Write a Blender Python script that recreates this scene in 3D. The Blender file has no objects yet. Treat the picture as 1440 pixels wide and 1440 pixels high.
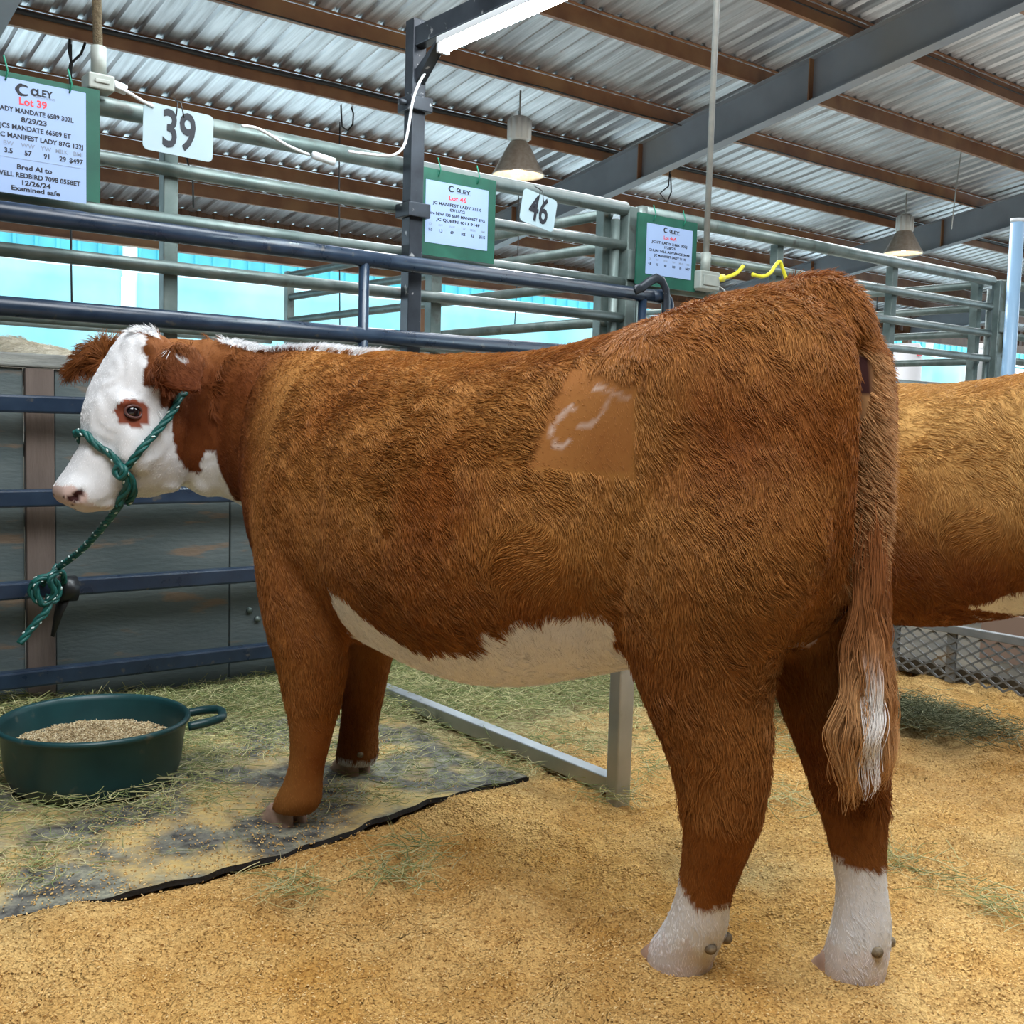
import bpy, bmesh, math, random
import numpy as np
from mathutils import Vector, Matrix, noise as mnoise

random.seed(4)
rng = np.random.default_rng(7)
SC = bpy.context.scene
COL = SC.collection

# ------------------------------------------------------------------ camera
PITCH, ROLL, FPX = 0.083857, 0.028457, 1526.2
CAMH = 1.10
_c, _s = math.cos(PITCH), math.sin(PITCH)
R1 = np.array([[1, 0, 0], [0, _c, -_s], [0, _s, _c]])
_c, _s = math.cos(ROLL), math.sin(ROLL)
R2 = np.array([[_c, 0, _s], [0, 1, 0], [-_s, 0, _c]])
RC = R2 @ R1                       # world -> (right, forward, up)
cd = bpy.data.cameras.new('camera')
cam = bpy.data.objects.new('camera', cd)
COL.objects.link(cam)
cd.sensor_fit = 'HORIZONTAL'
cd.sensor_width = 36.0
cd.lens = 36.0 * FPX / 1440.0
cd.clip_start, cd.clip_end = 0.05, 300
M = Matrix.Identity(4)
for i in range(3):
    M[i][0] = RC[0][i]; M[i][1] = RC[2][i]; M[i][2] = -RC[1][i]
M[0][3], M[1][3], M[2][3] = 0, 0, CAMH
cam.matrix_world = M
SC.camera = cam

# ------------------------------------------------------------------ world, light, exposure
wd = bpy.data.worlds.new('sky'); SC.world = wd; wd.use_nodes = True
bg = wd.node_tree.nodes['Background']
bg.inputs[0].default_value = (0.70, 0.88, 1.0, 1)
bg.inputs[1].default_value = 5.0
SC.view_settings.view_transform = 'Standard'
SC.view_settings.look = 'None'
SC.view_settings.gamma = 1.0
SC.view_settings.use_curve_mapping = False
SC.view_settings.exposure = 0.0
SC.cycles.max_bounces = 6
SC.cycles.diffuse_bounces = 3
SC.cycles.glossy_bounces = 3
SC.cycles.transmission_bounces = 3
SC.cycles.transparent_max_bounces = 6
SC.cycles.sample_clamp_indirect = 6
SC.cycles.use_denoising = True
SC.cycles.caustics_reflective = False
SC.cycles.caustics_refractive = False

# building axes: U runs along the pens (right and away), W runs from the aisle into the pens
YA = 0.907112
UX = np.array([math.sin(YA), math.cos(YA), 0.0])
WX = np.array([-math.cos(YA), math.sin(YA), 0.0])
def B(u, w, z):
    return u * UX + w * WX + np.array([0, 0, z])
CO = np.array([0, 0, CAMH])
def pxray(x, y):
    return RC.T @ np.array([(x - 720) / FPX, 1.0, (720 - y) / FPX])
def on_w(x, y, w):                 # where a sight line meets the plane W = w -> (u, z)
    d = pxray(x, y); t = (w - CO @ WX) / (d @ WX); p = CO + t * d
    return p @ UX, p[2]
def on_u(x, y, u):
    d = pxray(x, y); t = (u - CO @ UX) / (d @ UX); p = CO + t * d
    return p @ WX, p[2]
def on_z(x, y, z=0.0):
    d = pxray(x, y); t = (z - CAMH) / d[2]; p = CO + t * d
    return p @ UX, p @ WX
UYAW = math.atan2(UX[1], UX[0])

def area_light(name, loc, size, power, color, target):
    ld = bpy.data.lights.new(name, 'AREA'); ld.shape = 'RECTANGLE'
    ld.size, ld.size_y = size; ld.energy = power; ld.color = color
    o = bpy.data.objects.new(name, ld); COL.objects.link(o); o.location = loc
    o.rotation_euler = (Vector(target) - Vector(loc)).to_track_quat('-Z', 'Z').to_euler()
    return o
area_light('aisle_fill', tuple(B(0.3, 0.3, 4.6)), (3.2, 2.0), 250, (0.94, 0.97, 1.0), tuple(B(1.6, 2.2, 0.5)))  # added soft fill from above the camera, no fixture behind it
area_light('aisle_fill', tuple(B(5.5, 0.2, 4.8)), (2.4, 1.6), 170, (0.92, 0.97, 1.0), tuple(B(3.6, 2.4, 0.4)))  # added fill towards the right-hand stalls
area_light('hall_fill', tuple(B(9, 7, 4.9)), (7, 3), 1000, (0.92, 0.96, 1.0), tuple(B(9, 7, 0)))  # added fill: lights the floor so it bounces up to the roof
area_light('hall_fill', tuple(B(20, 7, 4.9)), (7, 3), 900, (0.92, 0.96, 1.0), tuple(B(20, 7, 0)))  # same added floor-bounce fill, farther along the hall
area_light('pen_fill', tuple(B(2.2, 3.0, 4.9)), (2.4, 1.6), 170, (0.88, 0.95, 1.0), tuple(B(1.9, 3.0, 0.0)))  # added overhead fill above the near stall

# ------------------------------------------------------------------ helpers
def tag(o, label=None, cat=None, group=None, kind=None):
    if label: o['label'] = label
    if cat: o['category'] = cat
    if group: o['group'] = group
    if kind: o['kind'] = kind
    return o

def empty(name, loc, label=None, cat=None, group=None):
    o = bpy.data.objects.new(name, None); COL.objects.link(o)
    o.location = Vector(loc); o.empty_display_size = 0.1
    return tag(o, label, cat, group)

def root_loc(o):
    p = Vector((0, 0, 0))
    while o is not None:
        p += o.location; o = o.parent
    return p

class MB:
    """collects shapes given in world coordinates, builds one mesh object"""
    def __init__(s):
        s.v = []; s.f = []; s.m = []; s.n = 0; s.smooth = []
    def add(s, vs, fs, mi=0, sm=False):
        b = s.n
        vs = np.asarray(vs, float); s.v.append(vs); s.n += len(vs)
        for f in fs:
            s.f.append([b + i for i in f]); s.m.append(mi); s.smooth.append(sm)
        return s
    def box(s, u0, u1, w0, w1, z0, z1, mi=0):
        vs = [B(u, w, z) for z in (z0, z1) for w in (w0, w1) for u in (u0, u1)]
        return s.add(vs, [(0, 2, 3, 1), (4, 5, 7, 6), (0, 1, 5, 4), (2, 6, 7, 3), (0, 4, 6, 2), (1, 3, 7, 5)], mi)
    def hexa(s, pts, mi=0):        # 8 points: bottom 4 ring, top 4 ring
        return s.add(pts, [(3, 2, 1, 0), (4, 5, 6, 7), (0, 1, 5, 4), (1, 2, 6, 5), (2, 3, 7, 6), (3, 0, 4, 7)], mi)
    def tube(s, path, r, n=12, mi=0, cap=True, closed=False, sm=True, start=None, squash=None):
        P = [np.asarray(p, float) for p in path]
        k = len(P)
        rs = [r] * k if np.isscalar(r) else list(r)
        T = []
        for i in range(k):
            if closed: t = P[(i + 1) % k] - P[(i - 1) % k]
            else: t = P[min(i + 1, k - 1)] - P[max(i - 1, 0)]
            T.append(t / (np.linalg.norm(t) + 1e-12))
        ref = np.array(start if start is not None else ([0, 0, 1.0] if abs(T[0][2]) < 0.9 else [1.0, 0, 0]))
        vs = []
        a = ref
        for i in range(k):
            a = a - (a @ T[i]) * T[i]; a = a / (np.linalg.norm(a) + 1e-12)
            b = np.cross(T[i], a)
            for j in range(n):
                q = 2 * math.pi * (j + 0.5) / n
                ca, cb = math.cos(q), math.sin(q)
                if squash: ca *= squash[0]; cb *= squash[1]
                vs.append(P[i] + rs[i] * (ca * a + cb * b))
        fs = []
        kk = k if closed else k - 1
        for i in range(kk):
            for j in range(n):
                i2 = (i + 1) % k
                fs.append((i * n + j, i * n + (j + 1) % n, i2 * n + (j + 1) % n, i2 * n + j))
        if cap and not closed:
            fs.append(tuple(range(n - 1, -1, -1))); fs.append(tuple((k - 1) * n + j for j in range(n)))
        return s.add(vs, fs, mi, sm)
    def build(s, name, mats, parent=None, loc=None, bevel=0):
        if parent is not None: org = np.array(root_loc(parent))
        elif loc is not None: org = np.array(loc, float)
        else: org = np.zeros(3)
        V = np.concatenate(s.v) - org
        me = bpy.data.meshes.new(name)
        me.from_pydata(V.tolist(), [], s.f)
        me.update()
        me.polygons.foreach_set('material_index', s.m)
        me.polygons.foreach_set('use_smooth', s.smooth)
        o = bpy.data.objects.new(name, me); COL.objects.link(o)
        if parent is not None: o.parent = parent
        elif loc is not None: o.location = Vector(loc)
        for m in (mats if isinstance(mats, (list, tuple)) else [mats]): me.materials.append(m)
        if bevel:
            b = o.modifiers.new('bevel', 'BEVEL'); b.width = bevel; b.segments = 2; b.limit_method = 'ANGLE'
        return o

def nt(m): return m.node_tree.nodes, m.node_tree.links
def mat(name, col, rough=0.6, metal=0.0, spec=0.5, emis=None, estr=0.0):
    m = bpy.data.materials.new(name); m.use_nodes = True
    p = m.node_tree.nodes['Principled BSDF']
    p.inputs['Base Color'].default_value = (*col, 1)
    p.inputs['Roughness'].default_value = rough
    p.inputs['Metallic'].default_value = metal
    p.inputs['Specular IOR Level'].default_value = spec
    if emis:
        p.inputs['Emission Color'].default_value = (*emis, 1); p.inputs['Emission Strength'].default_value = estr
    return m
def noisy(name, c1, c2, scale=8, rough=0.6, metal=0.0, detail=5, lo=0.35, hi=0.65, stretch=(1, 1, 1), bump=0.0, bscale=None, c3=None, s3=2.0, lo3=.5, hi3=.7, rrange=None):
    m = mat(name, c1, rough, metal); N, L = nt(m); p = N['Principled BSDF']
    tc = N.new('ShaderNodeTexCoord'); mp = N.new('ShaderNodeMapping'); mp.inputs['Scale'].default_value = stretch
    mp.inputs['Rotation'].default_value = (0, 0, 0)
    L.new(tc.outputs['Object'], mp.inputs[0])
    no = N.new('ShaderNodeTexNoise'); no.inputs['Scale'].default_value = scale; no.inputs['Detail'].default_value = detail
    L.new(mp.outputs[0], no.inputs['Vector'])
    cr = N.new('ShaderNodeValToRGB'); cr.color_ramp.elements[0].position = lo; cr.color_ramp.elements[1].position = hi
    cr.color_ramp.elements[0].color = (*c1, 1); cr.color_ramp.elements[1].color = (*c2, 1)
    L.new(no.outputs[0], cr.inputs[0])
    out = cr.outputs[0]
    if c3:
        n3 = N.new('ShaderNodeTexNoise'); n3.inputs['Scale'].default_value = s3; n3.inputs['Detail'].default_value = 6
        L.new(mp.outputs[0], n3.inputs['Vector'])
        mr = N.new('ShaderNodeMapRange'); mr.inputs[1].default_value = lo3; mr.inputs[2].default_value = hi3
        L.new(n3.outputs[0], mr.inputs[0])
        mx = N.new('ShaderNodeMix'); mx.data_type = 'RGBA'; mx.inputs[7].default_value = (*c3, 1)
        L.new(mr.outputs[0], mx.inputs[0]); L.new(out, mx.inputs[6]); out = mx.outputs[2]
    L.new(out, p.inputs['Base Color'])
    if rrange:
        mr = N.new('ShaderNodeMapRange'); mr.inputs[3].default_value, mr.inputs[4].default_value = rrange
        L.new(no.outputs[0], mr.inputs[0]); L.new(mr.outputs[0], p.inputs['Roughness'])
    if bump:
        bu = N.new('ShaderNodeBump'); bu.inputs['Strength'].default_value = bump; bu.inputs['Distance'].default_value = 0.01
        bn = N.new('ShaderNodeTexNoise'); bn.inputs['Scale'].default_value = bscale or scale * 3; bn.inputs['Detail'].default_value = 6
        L.new(mp.outputs[0], bn.inputs['Vector'])
        L.new(bn.outputs[0], bu.inputs['Height']); L.new(bu.outputs[0], p.inputs['Normal'])
    return m

# smooth lattice noise on arrays of points
_perm = rng.random((64, 64, 64)).astype(np.float32)
def vnoise(p, f=1.0, off=0.0):
    q = np.asarray(p) * f + off + 100.0
    i = np.floor(q).astype(int); t = q - i; t = t * t * (3 - 2 * t)
    r = 0
    for dx in (0, 1):
        for dy in (0, 1):
            for dz in (0, 1):
                wgt = (t[:, 0] if dx else 1 - t[:, 0]) * (t[:, 1] if dy else 1 - t[:, 1]) * (t[:, 2] if dz else 1 - t[:, 2])
                r = r + wgt * _perm[(i[:, 0] + dx) % 64, (i[:, 1] + dy) % 64, (i[:, 2] + dz) % 64]
    return r * 2 - 1
def inpoly(x, y, poly):
    c = np.zeros(len(x), bool); n = len(poly); j = n - 1
    for i in range(n):
        xi, yi = poly[i]; xj, yj = poly[j]
        m = ((yi > y) != (yj > y)) & (x < (xj - xi) * (y - yi) / (yj - yi + 1e-12) + xi)
        c ^= m; j = i
    return c
def segdist(x, y, pts):
    d = np.full(len(x), 9.0)
    for (x0, y0), (x1, y1) in zip(pts[:-1], pts[1:]):
        t = np.clip(((x - x0) * (x1 - x0) + (y - y0) * (y1 - y0)) / ((x1 - x0) ** 2 + (y1 - y0) ** 2), 0, 1)
        d = np.minimum(d, np.hypot(x - x0 - t * (x1 - x0), y - y0 - t * (y1 - y0)))
    return d
def sstep(x, a, b):
    t = np.clip((x - a) / (b - a), 0, 1); return t * t * (3 - 2 * t)

def make_curves(name, pts, rad, colr, material, parent, org):
    """pts (N,K,3) world positions, rad (N,K), colr (N,3)"""
    N, K, _ = pts.shape
    hc = bpy.data.hair_curves.new(name)
    hc.add_curves([K] * N)
    hc.attributes['position'].data.foreach_set('vector', (pts - org).astype(np.float32).ravel())
    ra = hc.attributes.get('radius') or hc.attributes.new('radius', 'FLOAT', 'POINT')
    ra.data.foreach_set('value', rad.astype(np.float32).ravel())
    per_point = colr.ndim == 3
    ca = hc.attributes.new('tint', 'FLOAT_COLOR', 'POINT' if per_point else 'CURVE')
    colr = colr.reshape(-1, 3)
    c4 = np.ones((len(colr), 4), np.float32); c4[:, :3] = colr
    ca.data.foreach_set('color', c4.ravel())
    hc.materials.append(material)
    o = bpy.data.objects.new(name, hc); COL.objects.link(o)
    if parent is not None: o.parent = parent
    return o
def attr_mat(name, attr, rough=0.55, spec=0.3, hair=False):
    m = mat(name, (0.5, 0.3, 0.1), rough, 0, spec); N, L = nt(m)
    at = N.new('ShaderNodeAttribute'); at.attribute_name = attr
    L.new(at.outputs['Color'], N['Principled BSDF'].inputs['Base Color'])
    return m

# ------------------------------------------------------------------ cattle
def frame(origin, head):           # cow frame: a forward, b to its left, z up
    h = np.array([head[0], head[1], 0.0]); h /= np.linalg.norm(h)
    l = np.array([-h[1], h[0], 0.0])
    return np.array(origin, float), h, l

HO = (1.918, 0.352)                # head origin in the cow frame, head turned to the cow's left
_t = math.radians(42)
_cow_h = np.array([-.750, .661]); _cow_h /= np.linalg.norm(_cow_h); _cow_l = np.array([-_cow_h[1], _cow_h[0]])
_F = np.array([-math.cos(_t), -math.sin(_t)]); _L = np.array([-_F[1], _F[0]])
HF = np.array([_F @ _cow_h, _F @ _cow_l]); HL = np.array([_L @ _cow_h, _L @ _cow_l])
def hd(x, y, z):                   # head frame -> cow frame
    return np.array([HO[0] + x * HF[0] + y * HL[0], HO[1] + x * HF[1] + y * HL[1], z])

def ring(c, e1, e2, r1p, r1n, r2, n=28, ex=1.0):
    """closed section: e1 axis with different extents on + and - side, e2 symmetric"""
    out = []
    for j in range(n):
        q = 2 * math.pi * j / n
        cx, sx = math.cos(q), math.sin(q)
        cx2 = math.copysign(abs(cx) ** ex, cx); sx2 = math.copysign(abs(sx) ** ex, sx)
        out.append(c + e1 * (cx2 * (r1p if cx > 0 else r1n)) + e2 * (sx2 * r2))
    return out
def loft(mb, rings):
    n = len(rings[0]); vs = [p for r in rings for p in r]; fs = []
    for i in range(len(rings) - 1):
        for j in range(n):
            fs.append((i * n + j, i * n + (j + 1) % n, (i + 1) * n + (j + 1) % n, (i + 1) * n + j))
    fs.append(tuple(range(n - 1, -1, -1))); fs.append(tuple((len(rings) - 1) * n + j for j in range(n)))
    mb.add(vs, fs, 0, True)
def interp(stations, m):
    """Catmull-Rom resample of a list of equal-length tuples"""
    S = np.array(stations, float); k = len(S); out = []
    for i in range(k - 1):
        p0, p1, p2, p3 = S[max(i - 1, 0)], S[i], S[i + 1], S[min(i + 2, k - 1)]
        for s in range(m):
            t = s / m
            out.append(0.5 * ((2 * p1) + (-p0 + p2) * t + (2 * p0 - 5 * p1 + 4 * p2 - p3) * t * t + (-p0 + 3 * p1 - 3 * p2 + p3) * t ** 3))
    out.append(S[-1]); return np.array(out)

X, Y, Z = np.eye(3)
# a, ztop, zbot, half width, z of greatest width, squareness
TORSO = [
 (-0.150, 1.235, 0.86, 0.085, 1.05, .95),
 (-0.125, 1.285, 0.78, 0.150, 1.05, .92),
 (-0.060, 1.345, 0.70, 0.205, 1.03, .88),
 (0.020, 1.370, 0.655, 0.240, 1.05, .84),
 (0.120, 1.360, 0.63, 0.262, 1.07, .80),
 (0.220, 1.338, 0.60, 0.272, 1.06, .80),
 (0.340, 1.305, 0.575, 0.290, 0.98, .84),
 (0.460, 1.280, 0.535, 0.318, 0.92, .86),
 (0.600, 1.262, 0.490, 0.338, 0.88, .88),
 (0.760, 1.256, 0.462, 0.348, 0.86, .90),
 (0.920, 1.257, 0.468, 0.340, 0.86, .90),
 (1.080, 1.262, 0.485, 0.318, 0.87, .92),
 (1.220, 1.270, 0.495, 0.292, 0.88, .94),
 (1.360, 1.280, 0.505, 0.268, 0.88, .96),
 (1.480, 1.290, 0.545, 0.232, 0.90, .96),
 (1.580, 1.295, 0.620, 0.185, 0.95, .98),
 (1.660, 1.295, 0.720, 0.120, 1.00, 1.0),
]
def build_body_mesh():
    mb = MB()
    S = interp(TORSO, 3)
    rings = []
    for a, zt, zb, hw, zc, ex in S:
        zc = min(max(zc, zb + .05), zt - .05)
        rings.append(ring(np.array([a, 0, zc]), Z, Y, zt - zc, zc - zb, hw, 40, ex))
    loft(mb, rings)
    def limb(st, n=24, m=3, ex=1.0):
        rs = []
        for a, b, z, ra, rb in interp(st, m):
            rs.append(ring(np.array([a, b, z]), X, Y, ra, ra, rb, n, ex))
        loft(mb, rs)
    # rear left leg: a, b, z, r along, r across
    limb([(.085, .135, 1.06, .200, .115), (.075, .155, .92, .215, .125), (.085, .160, .80, .200, .118), (.105, .155, .70, .172, .105),
          (.100, .150, .60, .140, .090), (.070, .148, .50, .116, .076), (.052, .147, .42, .096, .064), (.050, .146, .33, .076, .056),
          (.070, .135, .25, .062, .050), (.090, .125, .18, .056, .048), (.106, .116, .12, .062, .054), (.126, .110, .075, .066, .058), (.146, .107, .040, .070, .058), (.156, .106, .005, .070, .057), (.158, .106, -.02, .066, .052)])
    # rear right leg
    limb([(.025, -.130, 1.06, .135, .110), (.022, -.145, .92, .135, .118), (.020, -.145, .80, .138, .108), (.000, -.138, .70, .132, .098),
          (-.030, -.130, .60, .125, .088), (-.052, -.125, .50, .105, .074), (-.078, -.122, .42, .088, .063), (-.100, -.120, .33, .070, .055),
          (-.116, -.118, .25, .055, .050), (-.128, -.117, .18, .052, .048), (-.132, -.117, .12, .058, .055), (-.128, -.117, .075, .062, .060), (-.123, -.116, .040, .064, .060), (-.118, -.115, .005, .064, .058), (-.116, -.115, -.02, .060, .052)])
    # front left leg
    limb([(1.330, .150, 1.02, .160, .090), (1.330, .175, .86, .170, .095), (1.300, .190, .72, .162, .092), (1.272, .198, .60, .150, .086), (1.245, .200, .50, .132, .078),
          (1.232, .200, .41, .104, .066), (1.230, .200, .33, .078, .058), (1.234, .200, .27, .064, .051), (1.246, .200, .20, .053, .044),
          (1.262, .200, .14, .056, .047), (1.280, .200, .09, .068, .056), (1.305, .200, .05, .064, .054)])
    # front right leg
    limb([(1.400, -.150, 1.00, .150, .088), (1.430, -.175, .82, .150, .090), (1.455, -.190, .66, .140, .086), (1.468, -.198, .52, .124, .078), (1.474, -.200, .42, .100, .066),
          (1.482, -.200, .33, .082, .058), (1.492, -.200, .26, .074, .054), (1.505, -.200, .18, .068, .050),
          (1.510, -.200, .12, .068, .054), (1.515, -.200, .07, .072, .058), (1.520, -.200, .04, .066, .056)])
    # udder fold / flank skin
    limb([(.30, .10, .72, .10, .10), (.26, .04, .62, .10, .10), (.22, 0, .57, .06, .07)], 16)
    # tail dock: from the tail head down behind the buttocks
    tl = interp([(.03, 0, 1.355, .040), (-.05, 0, 1.355, .042), (-.090, 0, 1.320, .040), (-.115, 0, 1.255, .034), (-.132, -.008, 1.16, .031),
                 (-.145, -.018, 1.04, .030), (-.148, -.022, .92, .028), (-.150, -.022, .82, .023), (-.150, -.022, .74, .015)], 4)
    mb.tube([p[:3] for p in tl], [p[3] for p in tl], 16, start=[0, 1, 0], squash=(1.1, .9))
    # neck: centre a,b,z, half height, half width ; section axes turn with the bend
    nk = interp([(1.30, 0, .98, .27, .17), (1.45, .000, .985, .275, .165), (1.60, .005, 1.01, .262, .145), (1.73, .020, 1.05, .248, .125), (1.83, .060, 1.078, .236, .112),
                 (1.89, .120, 1.09, .226, .105), (1.913, .190, 1.10, .212, .098), (1.918, .260, 1.115, .19, .092)], 3)
    rings = []
    for i, q in enumerate(nk):
        c = q[:3]; t = nk[min(i + 1, len(nk) - 1)][:3] - nk[max(i - 1, 0)][:3]; t[2] = 0; t /= np.linalg.norm(t)
        s = np.cross(Z, t)
        rings.append(ring(c, Z, s, q[3], q[3], q[4], 32, .98))
    loft(mb, rings)
    # head: front x,z, back x,z, half width, exponent
    HS = [(-.060, 1.330, -.120, 1.305, .050, 1.0), (-.015, 1.322, -.170, 1.240, .088, .95), (.030, 1.262, -.200, 1.140, .108, .92), (.068, 1.190, -.205, 1.040, .116, .90), (.100, 1.118, -.205, .950, .117, .92),
          (.108, 1.060, -.180, .880, .103, .95), (.116, 1.005, -.110, .850, .084, .95), (.134, .965, -.040, .845, .074, .92), (.156, .930, .010, .838, .071, .88), (.176, .903, .045, .822, .074, .84),
          (.188, .880, .085, .812, .072, .84), (.190, .860, .115, .812, .062, .86), (.184, .845, .135, .818, .040, .9)]
    rings = []
    for fx, fz, bx, bz, hw, ex in interp(HS, 3):
        f = np.array([fx, fz]); b = np.array([bx, bz]); e = f - b; ln = np.linalg.norm(e); e /= ln
        c = b + e * ln * .56
        e1 = hd(e[0], 0, 0) - hd(0, 0, 0); e1[2] = e[1]
        e2 = np.array([HL[0], HL[1], 0])
        rings.append(ring(hd(c[0], 0, c[1]), e1, e2, ln * .44, ln * .56, hw, 32, ex))
    loft(mb, rings)
    # brow above each eye, cheek muscle, lower lip
    def blob(c, r, n=14):
        rs = []
        for k in range(1, n):
            q = math.pi * k / n
            rs.append(ring(np.array(c) + Z * r[2] * math.cos(q), X, Y, r[0] * math.sin(q), r[0] * math.sin(q), r[1] * math.sin(q), 16))
        loft(mb, rs)
    for sgn in (1, -1):
        blob(hd(.012, sgn * .090, 1.122), (.030, .052, .030))
        blob(hd(-.02, sgn * .088, 1.000), (.028, .075, .075))
        blob(hd(-.05, sgn * .075, 1.275), (.035, .035, .03))
    blob(hd(-.12, .02, .882), (.05, .05, .026)); blob(hd(-.25, .02, .89), (.05, .05, .05)); blob(hd(.148, .044, .868), (.024, .028, .022)); blob(hd(.148, -.044, .868), (.024, .028, .022)); blob(hd(.06, .03, .835), (.03, .035, .024))
    # ears
    def ear(base, mid, tip, wd, th):
        pts = interp([(*base, .45, .6), (*(np.array(base) * .62 + np.array(mid) * .38), .85, .8), (*mid, 1.0, .7), (*(np.array(mid) * .45 + np.array(tip) * .55), .75, .5), (*tip, .18, .25)], 3)
        rs = []
        for i, q in enumerate(pts):
            c = q[:3]; t = pts[min(i + 1, len(pts) - 1)][:3] - pts[max(i - 1, 0)][:3]; t /= np.linalg.norm(t)
            s = np.cross(t, wd['n']); s /= np.linalg.norm(s); nn = np.cross(s, t)
            rs.append(ring(c, s, nn, wd['w'] * q[3], wd['w'] * q[3], th * q[4], 20))
        loft(mb, rs)
    ear(hd(-.060, .085, 1.268), hd(-.100, .150, 1.222), hd(-.140, .190, 1.150), dict(n=hd(.35, .8, .45) - hd(0, 0, 0), w=.082), .024)
    ear(hd(-.050, -.085, 1.265), hd(.015, -.210, 1.255), hd(.045, -.320, 1.205), dict(n=hd(.9, -.1, .3) - hd(0, 0, 0), w=.060), .020)
    o = mb.build('tmp_body', mat('tmp', (1, 1, 1)))
    r = o.modifiers.new('r', 'REMESH'); r.mode = 'VOXEL'; r.voxel_size = .0105; r.use_smooth_shade = True
    s = o.modifiers.new('s', 'SMOOTH'); s.factor = .5; s.iterations = 7
    dg = bpy.context.evaluated_depsgraph_get()
    me = bpy.data.meshes.new_from_object(o.evaluated_get(dg))
    bpy.data.objects.remove(o)
    n = len(me.vertices); co = np.empty(n * 3, np.float32); me.vertices.foreach_get('co', co); co = co.reshape(-1, 3).astype(float)
    no = np.empty(n * 3, np.float32); me.vertices.foreach_get('normal', no); no = no.reshape(-1, 3).astype(float)
    # muscling: shallow relief
    hx, hy, hz = head_xyz(co)
    hm = (co[:, 0] > 1.74) & (hy < .3) & (hx > -.35)
    d = np.zeros(n)
    def dent(px, pz, rx, rz, depth, extra=True):
        nonlocal d
        w = np.exp(-(((hx - px) / rx) ** 2 + ((hz - pz) / rz) ** 2)) * (np.abs(hy) > .02) * hm
        d -= w * depth
    dent(.012, 1.095, .020, .016, .010)          # eye socket
    dent(.156, .856, .014, .011, .018); dent(.141, .872, .012, .007, .009)         # nostril
    dent(.06, 1.0, .05, .02, .004); dent(-.02, .93, .02, .06, -.006); dent(.05, .93, .012, .05, .004); dent(.03, 1.17, .012, .05, .003)
    d += np.where(hm & (hz > .88), .0016 * np.sin(vnoise(co, 14) * 9 + hx * 160) * sstep(hz, .9, 1.0) * (np.abs(hy) > .03), 0)
    d += np.where(hm, .0025 * vnoise(co, 26), 0)
    for t in np.linspace(0, 1, 9):               # mouth corner line
        dent(.155 - .125 * t, .826 + .030 * t, .010, .005, .0022)
    a, b, z = co.T
    body = a < 1.45
    g = lambda ca, cz, ra, rz: np.exp(-(((a - ca) / ra) ** 2 + ((z - cz) / rz) ** 2)) * (np.abs(b) > .08) * body
    d += -.018 * g(.36, 1.05, .09, .16) + .012 * g(.15, 1.22, .10, .07) - .012 * g(.33, .66, .05, .10)
    d += .014 * g(1.28, .90, .12, .22) - .012 * g(1.10, .85, .05, .25) - .006 * g(.02, 1.05, .05, .15)
    d -= .048 * np.exp(-((b - .036) / .018) ** 2) * (a < -.09) * sstep(z, .72, .85) * sstep(z, 1.30, 1.22)
    side = (np.abs(b) > .1) & (a > .9) & (a < 1.9)
    d += np.where(side, .0035 * np.sin((a + .15 * z) * 62) * sstep(a, 1.45, 1.6), 0)
    d += .004 * vnoise(co, 7) * (z > .5)
    co = co + no * d[:, None]
    me.vertices.foreach_set('co', co.astype(np.float32).ravel()); me.update()
    me.polygons.foreach_set('use_smooth', np.ones(len(me.polygons), bool))
    return me

def head_xyz(co):
    x = (co[:, 0] - HO[0]) * HF[0] + (co[:, 1] - HO[1]) * HF[1]
    y = (co[:, 0] - HO[0]) * HL[0] + (co[:, 1] - HO[1]) * HL[1]
    return x, y, co[:, 2]

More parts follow.
